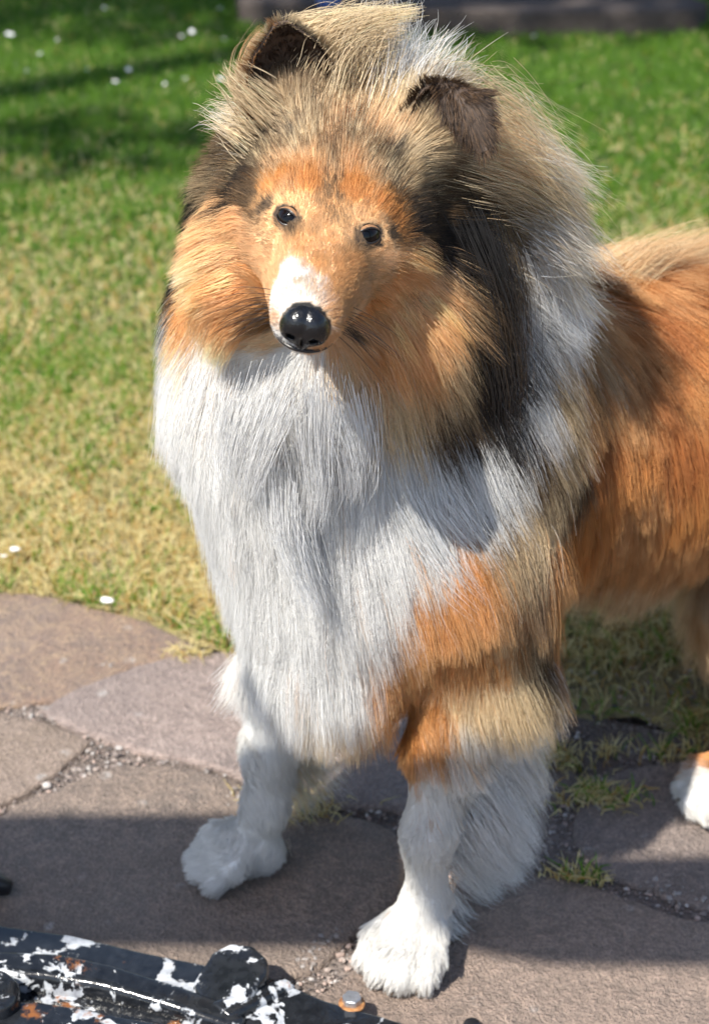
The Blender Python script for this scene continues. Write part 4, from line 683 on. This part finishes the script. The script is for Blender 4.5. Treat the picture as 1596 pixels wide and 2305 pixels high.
# ================================================================== the dog: eyes, nose, mouth, ears, whiskers, claws, loose locks
def sdf_mesh(name, fn, lo, hi, h, mat, parent):
    ax = [np.arange(l, u+h, h) for l, u in zip(lo, hi)]; P = np.stack(np.meshgrid(*ax, indexing='ij'), -1); D = fn(P)
    V, F = surface_nets(D, *ax)
    def g(Q): return unit(np.stack([fn(Q+np.eye(3)[i]*h*.3)-fn(Q-np.eye(3)[i]*h*.3) for i in range(3)], -1))
    for _ in range(3): V = V-g(V)*(fn(V)*.8)[:, None]
    return mesh_obj(name, V, F, mat, parent), V, F
HM = np.stack((HE, HF, HU))          # rows: local axes
def to_h(P): return (P-EYE_M)@HM.T*100
def eye_material():
    s = NT('eye'); o = s.obc(); sx = s.n('ShaderNodeSeparateXYZ', i_0=o)
    r = s.math('SQRT', s.math('ADD', s.math('MULTIPLY', sx.outputs[0], sx.outputs[0]), s.math('MULTIPLY', sx.outputs[2], sx.outputs[2])))
    c = s.ramp(s.math('DIVIDE', r, EYE_R), [(.0, (.001, .001, .001)), (.30, (.001, .001, .001)), (.36, (.004, .002, .0015)), (.60, (.007, .003, .002)), (.68, (.002, .0015, .0015)), (1, (.003, .003, .003))])
    return s.finish(c, .06, None, Specular_IOR_Level=.3)
def leather():
    s = NT('wet_black_leather'); v = s.n('ShaderNodeTexVoronoi', i_Vector=s.pos(), i_Scale=1000.0); b = s.bump(v.outputs[0], .0004, .35)
    nz = s.noise(s.pos(), 300, 3); return s.finish((.005, .005, .006), s.ramp(nz, [(.3, .16), (.7, .28)]), b, Specular_IOR_Level=.55)
LIDFUR = NT('lid_hair'); LIDFUR = LIDFUR.finish(LIDFUR.ramp(LIDFUR.noise(LIDFUR.pos(), 1400, 2), [(.3, (.15, .075, .034)), (.7, (.34, .18, .085))]), .9)
DARKSKIN = plain('dark_lid_skin', (.012, .009, .008), .35)
EM, LEA = eye_material(), leather()
gaze = unit(CAMP-EYE_M)
for s_, c in zip((-1, 1), EYES):
    ax = EYE_AX[0] if s_ < 0 else EYE_AX[1]
    bm = bmesh.new(); bmesh.ops.create_uvsphere(bm, u_segments=32, v_segments=20, radius=EYE_R)
    eye = bm_obj('eye', bm, EM, dog)
    q = Vector(unit(ax*.5+gaze*.5)).to_track_quat('Y', 'Z'); eye.location = c; eye.rotation_mode = 'QUATERNION'; eye.rotation_quaternion = q
    # lids: a dark shell round the almond opening
    lat = unit(HE-ax*np.dot(HE, ax)); lat = unit(lat + HU*.38*s_); lat = unit(lat-ax*np.dot(lat, ax)); up = np.cross(lat, ax); up = up if up@HU > 0 else -up
    V, F = [], []; n = 40; rings = ((0, .0099), (0, .0103), (.12, .0104), (.22, .0103), (.36, .0097), (.60, .0084))
    for k, (dt, rr) in enumerate(rings):
        for i in range(n):
            a = 2*math.pi*i/n; hw, hh = .0088, (.0040 if math.sin(a) > 0 else .0045)
            ro = 1/((abs(math.cos(a))/hw)**1.6+(abs(math.sin(a))/hh)**1.6)**(1/1.6); th = math.asin(min(ro/.0106, .97))+dt
            V.append(c+(ax*math.cos(th)+(lat*math.cos(a)+up*math.sin(a))*math.sin(th))*rr)
    for k in range(len(rings)-1):
        for i in range(n): j = (i+1) % n; F.append((k*n+i, k*n+j, (k+1)*n+j, (k+1)*n+i))
    lid = mesh_obj('eyelid', np.array(V)-c, F, DARKSKIN, eye); lid.data.materials.append(LIDFUR); lid.data.polygons.foreach_set('material_index', np.array([1 if k >= 2*n else 0 for k in range(len(F))], np.int32)); lid.rotation_mode = 'QUATERNION'; lid.rotation_quaternion = q.inverted()
def nose_fn(P):
    q = to_h(P); e, f, u = q[..., 0], q[..., 1], (q[..., 2]+.52)/1.32; ae = np.abs(e)
    def el(c, r): return (np.sqrt(((ae-c[0])/r[0])**2+((f-c[1])/r[1])**2+((u-c[2])/r[2])**2)-1)*min(r)
    d = el((.45, 8.7, .05), (.95, .95, .82)); d = smin(d, el((.75, 8.45, -.35), (.72, .85, .62)), .35); d = smin(d, el((0, 8.5, -.75), (.55, .85, .70)), .35); d = smin(d, el((0, 8.2, .3), (.75, .9, .6)), .35)
    nos = el((.68, 9.32, -.30), (.30, .45, .24)); d = np.maximum(d, -nos); sl = el((1.28, 9.0, -.52), (.40, .42, .10)); d = np.maximum(d, -sl)
    gr = np.maximum(np.maximum(ae-.045, u+.25), 8.9-f); d = np.maximum(d, -gr)
    return d*.01
nc = H(0, 8.5, -.5); nose, _, _ = sdf_mesh('nose', nose_fn, nc-.030, nc+.028, .0011, LEA, dog)
# mouth line from the corner of the lips round under the nose
def on_body(P, off=.0):
    P = np.array(P)
    for _ in range(6): P = P-grad(P)*(sdf(P)-off)[:, None]
    return P
mp = [H(2.2*math.cos(a), 5.2+3.4*max(math.sin(a), 0)**.8, -2.35+.25*math.sin(a)**2) for a in np.linspace(.75, math.pi-.75, 31)]
mp = on_body(mp, .0012); tube('mouth', mp, .0013*np.sin(np.linspace(.3, math.pi-.3, 31)), DARKSKIN, dog)
# ---------------- whiskers
WX = []
for s_ in (-1, 1):
    for i in range(13):
        r = on_body([H(s_*1.9, 7.2-.42*(i % 5), -1.2-.45*(i//5))])[0]; n0 = grad(r[None])[0]
        d = unit(n0*.8+HE*s_*.3-HF*.25-HU*.35+rng.normal(0, .12, 3)); p = [r]; L = rng.uniform(.028, .055)
        for k in range(9): d = unit(d+np.array((.01, .0, -.10))-HF*.05); p.append(p[-1]+d*L/9)
        WX.append(p)
WX = np.array(WX); blk = np.tile(K_, (len(WX), 1)); curves_obj('whiskers', WX, blk, blk, .00021, FUR, dog)
# ---------------- claws
CLAWM = plain('claw_horn', (.10, .075, .055), .4)
for p, f in CLAWS:
    pts = [p-f*.004, p+f*.002+np.array((0, 0, .0005)), p+f*.006+np.array((0, 0, -.0015)), p+f*.009+np.array((0, 0, -.005))]
    tube('claw', pts, [.0028, .0028, .002, .0005], CLAWM, dog)
# ---------------- ears
def ear(center, wide, face, w, cup, tilt=0, nv=16, nu=13, name='ear'):
    """pinna: centre line points, sideways axis, direction the opening looks, half widths and cup depth along the line"""
    c = np.array(center); s = np.linspace(0, 1, len(c)); v = np.linspace(0, 1, nv)
    C = np.stack([np.interp(v, s, c[:, i]) for i in range(3)], 1)
    for _ in range(3): C[1:-1] = (C[:-2]+2*C[1:-1]+C[2:])/4
    tng = unit(np.gradient(C, axis=0)); fc = np.array(face) if np.ndim(face) == 2 else np.tile(face, (len(c), 1)); wd = np.array(wide) if np.ndim(wide) == 2 else np.tile(wide, (len(c), 1))
    WD = np.stack([np.interp(v, s, wd[:, i]) for i in range(3)], 1)
    WD = unit(WD-tng*np.sum(WD*tng, 1, keepdims=True)); FCE = np.cross(WD, tng); f0 = np.stack([np.interp(v, s, fc[:, i]) for i in range(3)], 1); FCE *= np.sign(np.sum(FCE*f0, 1, keepdims=True))
    Wd = np.interp(v, np.linspace(0, 1, len(w)), w); Cu = np.interp(v, np.linspace(0, 1, len(cup)), cup)
    u = np.linspace(-1, 1, nu); V = C[:, None]+WD[:, None]*(Wd[:, None]*u[None])[..., None]-FCE[:, None]*(Cu[:, None]*(1-u[None]**2))[..., None]
    N = np.cross(np.gradient(V, axis=1), np.gradient(V, axis=0)); N = unit(N); N *= np.sign(np.sum(N*FCE[:, None], -1, keepdims=True))
    th = .0022; A = (V+N*th).reshape(-1, 3); B = (V-N*th).reshape(-1, 3); F = []
    for i in range(nv-1):
        for j in range(nu-1): F.append((i*nu+j, i*nu+j+1, (i+1)*nu+j+1, (i+1)*nu+j))
    nA = len(A); FA = np.array(F); FB = FA[:, ::-1]+nA; rim = list(range(nu))+[i*nu+nu-1 for i in range(1, nv)]+[(nv-1)*nu+j for j in range(nu-2, -1, -1)]+[i*nu for i in range(nv-2, 0, -1)]
    FR = np.array([(rim[k], rim[(k+1) % len(rim)], rim[(k+1) % len(rim)]+nA, rim[k]+nA) for k in range(len(rim))])
    ob = mesh_obj(name, np.concatenate((A, B)), np.concatenate((FA, FB, FR)), plain('ear_leather', (.05, .032, .022), .8), dog)
    return ob, V, N, FA, tng, WD, nu
def ear_fur(ob, V, N, FA, tng, WD, nu, inner, outer, rim, L=(.8, 1.2), dens=150):
    VV = V.reshape(-1, 3); NN = N.reshape(-1, 3); nv = V.shape[0]; TT = np.repeat(tng, nu, 0); UU = np.tile(np.linspace(-1, 1, nu), nv); WW = np.repeat(WD, nu, 0); v01 = np.repeat(np.linspace(0, 1, nv), nu)
    for sgn, cols in ((1, inner), (-1, outer)):
        P, t, b = scatter(VV, FA, np.full(len(FA), dens)*DENS*1.3); g = lambda A: np.einsum('ni,ni...->n...', b, A[t]); n = unit(g(NN))*sgn; u = g(UU); v = g(v01)
        d = unit(g(TT)+g(WW)*(u*.9)[:, None]); edge = np.clip((np.maximum(np.abs(u), v)-.72)/.28, 0, 1)
        ln = (L[0]+(L[1]-L[0])*edge*rng.random(len(P))+(1-v)*.5*(sgn < 0))*.01*(.7+.6*rng.random(len(P)))
        X, cl = grow(P+n*.002, n, d, ln, np.radians(22+10*rng.random(len(P))), 0.03, (.005, .45), (.012, .3), push=False, npts=6)
        m = edge+rng.normal(0, .18, len(P)); m = (m > .85)[:, None]; k = rng.random((len(P), 1)); a = cols[0]+(cols[1]-cols[0])*k**2; a = np.where(m, rim(u, v), a)
        curves_obj('ear_fur', X, a*.8, a, .00016, FUR, ob)
    return ob
view = -FWD
lo, hi_ = W(662, 212, 1.275), W(634, 52, 1.262)
lin, tan_ = np.array((.075, .04, .02)), np.array((.50, .27, .12))
e1 = ear([lo-np.array((0, 0, .012)), lo*.7+hi_*.3, lo*.35+hi_*.65, hi_], unit(RGT*.96+FWD*.25), unit(view*.9+RGT*.25+UPV*.2), (.029, .028, .020, .004), (.012, .014, .010, .001))
ear_fur(*e1, (DK, lin), (CR, GT), lambda u, v: np.where((u < -.3)[:, None], tan_, CR*.8))
b0, b1, b2, b3 = W(985, 300, 1.275), W(1012, 212, 1.268), W(1050, 230, 1.242), W(1092, 338, 1.230)
e2 = ear([b0, b0*.4+b1*.6, b1*.6+b2*.4, b2, b2*.45+b3*.55, b3], [unit(RGT*.9+FWD*.4)]*2+[unit(RGT*.65-UPV*.5+FWD*.5)]+[unit(RGT*.8+UPV*.25-FWD*.2)]*3, [unit(view*.9+UPV*.1)]*2+[unit(view*.4-UPV*.9)]+[unit(-view*.9+UPV*.1)]*3, (.026, .024, .0185, .0135, .0105, .003), (.010, .011, .007, .006, .005, .001))
ear_fur(*e2, (DK, lin), (np.array((.035, .022, .016)), np.array((.22, .13, .07))), lambda u, v: np.where((rng.random(len(u)) < .4)[:, None], np.array((.03, .02, .015)), np.array((.20, .12, .065))))
# ---------------- loose locks blown by the wind
def lock(parent, name, path, n, r0, r1, root, tip, rad=.00017, fray=.7, npts=10, short=.5):
    """hairs that follow one path of (x, y, depth) points; r0, r1 spread at root and tip in m"""
    c = np.array([W(*p) for p in path]); s = np.linspace(0, 1, len(c)); t = np.linspace(0, 1, npts); out = np.empty((n, npts, 3)); o = rng.normal(0, 1, (n, 3)); o2 = rng.normal(0, 1, (n, 3)); w = rng.normal(0, 1, (n, 3)); ph = rng.random(n)*6
    ln = 1-short*rng.random(n)**1.5; st = rng.random(n)*.25
    for k in range(npts):
        q = st+(ln-st)*t[k]; base = np.stack([np.interp(q, s, c[:, i]) for i in range(3)], 1)
        out[:, k] = base+o*(r0*(1-q)+r1*q)[:, None]+o2*(fray*r1*t[k]**2)+w*(.0016*np.sin(ph+t[k]*5))[:, None]*t[k]
    for _ in range(2): out[:, 1:-1] = (out[:, :-2]+2*out[:, 1:-1]+out[:, 2:])/4
    j = (1+.2*rng.normal(0, 1, (n, 1))); mixr = rng.random((n, 1))
    a = np.clip((root[0]+(root[1]-root[0])*mixr)*j, 0, .85); b = np.clip((tip[0]+(tip[1]-tip[0])*mixr)*j, 0, .85)
    LK.setdefault(name, []).append((out, a, b, np.full(n, rad)))
LK = {}
q_ = lambda n: int(n*DENS*1.4)
# crest and tufts round the left ear
lock(dog, 'crest', [(640, 95, 1.295), (680, 62, 1.297), (750, 50, 1.297), (840, 38, 1.297), (945, 22, 1.297)], q_(450), .0042, .002, (CR, GT), (CR, CR))
lock(dog, 'crest', [(700, 140, 1.29), (735, 85, 1.29), (800, 62, 1.29), (900, 45, 1.29)], q_(600), .0075, .004, (GT, CR), (CR, GT))
lock(dog, 'crest', [(740, 210, 1.285), (760, 120, 1.29), (810, 70, 1.29), (870, 60, 1.29)], q_(800), .012, .006, (CR, S_), (GT, CR))
lock(dog, 'crest', [(790, 230, 1.285), (820, 150, 1.295), (845, 90, 1.30), (860, 60, 1.30)], q_(700), .011, .008, (CR, GT), (GT, GW))
lock(dog, 'crest', [(860, 240, 1.29), (880, 160, 1.30), (890, 110, 1.305), (885, 75, 1.31)], q_(700), .010, .009, (W_, GW), (W_, W_))
lock(dog, 'crest', [(910, 260, 1.29), (940, 190, 1.30), (965, 150, 1.305), (985, 130, 1.31)], q_(700), .011, .009, (W_, CR), (W_, GW))
lock(dog, 'crest', [(950, 270, 1.29), (990, 210, 1.30), (1030, 175, 1.305), (1050, 165, 1.31)], q_(500), .010, .008, (CR, S_), (GW, GT))
lock(dog, 'crest', [(590, 240, 1.285), (560, 185, 1.287), (568, 120, 1.285), (605, 70, 1.285)], q_(260), .006, .003, (T_, CR), (T_, GT))
lock(dog, 'crest', [(620, 260, 1.27), (575, 220, 1.265), (540, 190, 1.265), (520, 165, 1.27)], q_(350), .008, .004, (CR, GT), (CR, S_))
lock(dog, 'crest', [(600, 310, 1.28), (550, 280, 1.285), (510, 260, 1.29), (485, 260, 1.295)], q_(300), .009, .005, (CR, GT), (GW, CR))
# mane blown to the right
for p, r, tt, n in (([(1010, 230, 1.29), (1080, 205, 1.30), (1170, 260, 1.31), (1280, 345, 1.32)], (CR, S_), (CR, CR), 600), ([(1090, 240, 1.28), (1150, 270, 1.29), (1210, 330, 1.30), (1270, 410, 1.31)], (CR, LT), (CR, CR), 600), ([(1080, 330, 1.28), (1170, 360, 1.29), (1260, 430, 1.31), (1340, 500, 1.32)], (LT, CR), (CR, CR), 600),
                    ([(1060, 370, 1.28), (1150, 400, 1.29), (1250, 460, 1.31), (1330, 520, 1.33)], (CR, GT), (GT, DK), 500), ([(1185, 560, 1.30), (1225, 640, 1.31), (1255, 740, 1.32), (1290, 840, 1.33)], (W_, GW), (W_, GW), 500)):
    lock(dog, 'ruff_lock', p, q_(n*.36), .011, .006, r, tt, short=.7, rad=.00014, fray=1.2)
for p, r, tt, n in (([(1060, 500, 1.26), (1120, 640, 1.27), (1150, 800, 1.28), (1140, 960, 1.29)], (K_, K_), (K_, S_), 500), ([(1080, 740, 1.265), (1110, 850, 1.27), (1110, 960, 1.28), (1120, 1050, 1.285)], (K_, DK), (K_, K_), 500)):
    lock(dog, 'ruff_lock', p, q_(n*.6), .011, .006, r, tt)
# throat locks lit below the chin
for p in ([(640, 800, 1.19), (600, 900, 1.195), (570, 990, 1.20), (560, 1060, 1.205)], [(560, 820, 1.20), (530, 900, 1.205), (520, 980, 1.21), (540, 1050, 1.215)], [(700, 810, 1.19), (700, 920, 1.195), (715, 1020, 1.20), (700, 1130, 1.205)], [(760, 830, 1.20), (790, 930, 1.205), (800, 1010, 1.21), (785, 1070, 1.215)], [(640, 1000, 1.205), (640, 1120, 1.205), (680, 1230, 1.205), (720, 1330, 1.205)], [(900, 1060, 1.235), (950, 1150, 1.235), (1010, 1230, 1.235), (1090, 1310, 1.235)], [(990, 1040, 1.25), (1040, 1110, 1.25), (1080, 1160, 1.25), (1120, 1210, 1.25)]):
    lock(dog, 'chest_lock', [(a, b+60, c+.006) for a, b, c in p], q_(300), .0085, .0045, (W_, W_), (W_, W_))
# feathering behind the forelegs
FT = np.array([(1085, 1520), (1150, 1580), (1200, 1640), (1228, 1710)]); FB = np.array([(1015, 1890), (1045, 1955), (1080, 2005), (1125, 2040)]); FM = np.array([(1055, 1690), (1115, 1770), (1175, 1850), (1225, 1915)])
for i in range(34):
    k = rng.random(); p = FT*(1-2*k)+FM*2*k if k < .5 else FM*(2-2*k)+FB*(2*k-1); p = p+rng.normal(0, 7, (4, 2))*np.array((.3, .5, .8, 1.2))[:, None]; a = (CR, W_) if k < .2 else (W_, W_); dy = rng.normal(0, .008)
    lock(dog, 'leg_feathering', [(x, y, 1.30+dy+.012*m-.00005*(y-1600)) for m, (x, y) in enumerate(p)], q_(130), .010, .0028, a, a, short=.45, rad=.00014)
for p in ([(640, 1640), (670, 1700), (700, 1750), (720, 1790)], [(630, 1700), (655, 1760), (680, 1800), (690, 1830)], [(640, 1600), (680, 1680), (720, 1730), (760, 1770)]):
    lock(dog, 'leg_feathering', [(x, y, 1.385+.012*k) for k, (x, y) in enumerate(p)], q_(330), .009, .007, (W_, CR), (W_, CR))
lock(dog, 'leg_feathering', [(610, 1900, 1.36), (625, 1925, 1.37), (640, 1940, 1.375), (655, 1945, 1.38)], q_(160), .006, .003, (W_, CR), (W_, CR))
lock(dog, 'leg_feathering', [(990, 2070, 1.262), (1020, 2100, 1.27), (1050, 2115, 1.275), (1078, 2112, 1.28)], q_(200), .006, .0018, (W_, W_), (W_, W_))
lock(dog, 'leg_feathering', [(1000, 2000, 1.27), (1030, 2040, 1.28), (1050, 2060, 1.285), (1075, 2072, 1.29)], q_(50), .004, .002, (W_, W_), (W_, W_))
for i in range(18):      # wisps lifting off the edge of the ruff
    k = rng.random(); x, y = 1120+90*math.sin(k*2.4)+rng.normal(0, 14), 250+360*k; l = rng.uniform(.6, 1.2); Y = 1.32+rng.normal(0, .012)
    lock(dog, 'ruff_lock', [(x, y, Y), (x+50*l, y+(8+30*k)*l, Y), (x+100*l, y+(28+60*k)*l, Y+.005), (x+150*l, y+(62+80*k)*l, Y+.01)], q_(80), .008, .0035, (CR, GW) if k < .6 else (W_, GT), (CR, GW), rad=.00013, fray=1.6)
for i in range(26):      # fringe along the back
    x = rng.uniform(1330, 1700); y = 640-.10*(x-1330)+rng.normal(0, 10); l = rng.uniform(.6, 1.15); Y = 1.50+(x-1330)*.00045+rng.normal(0, .012)
    lock(dog, 'back_fringe', [(x, y, Y), (x+40*l, y-38*l, Y+.005), (x+95*l, y-72*l, Y+.01), (x+165*l, y-92*l, Y+.015)], q_(150), .011, .0045, (T_, CR), (CR, T_), rad=.00014, fray=1.2)
for nm, L in LK.items():
    curves_obj(nm, np.concatenate([l[0] for l in L]), np.concatenate([l[1] for l in L]), np.concatenate([l[2] for l in L]), np.concatenate([l[3] for l in L]), FUR, dog)
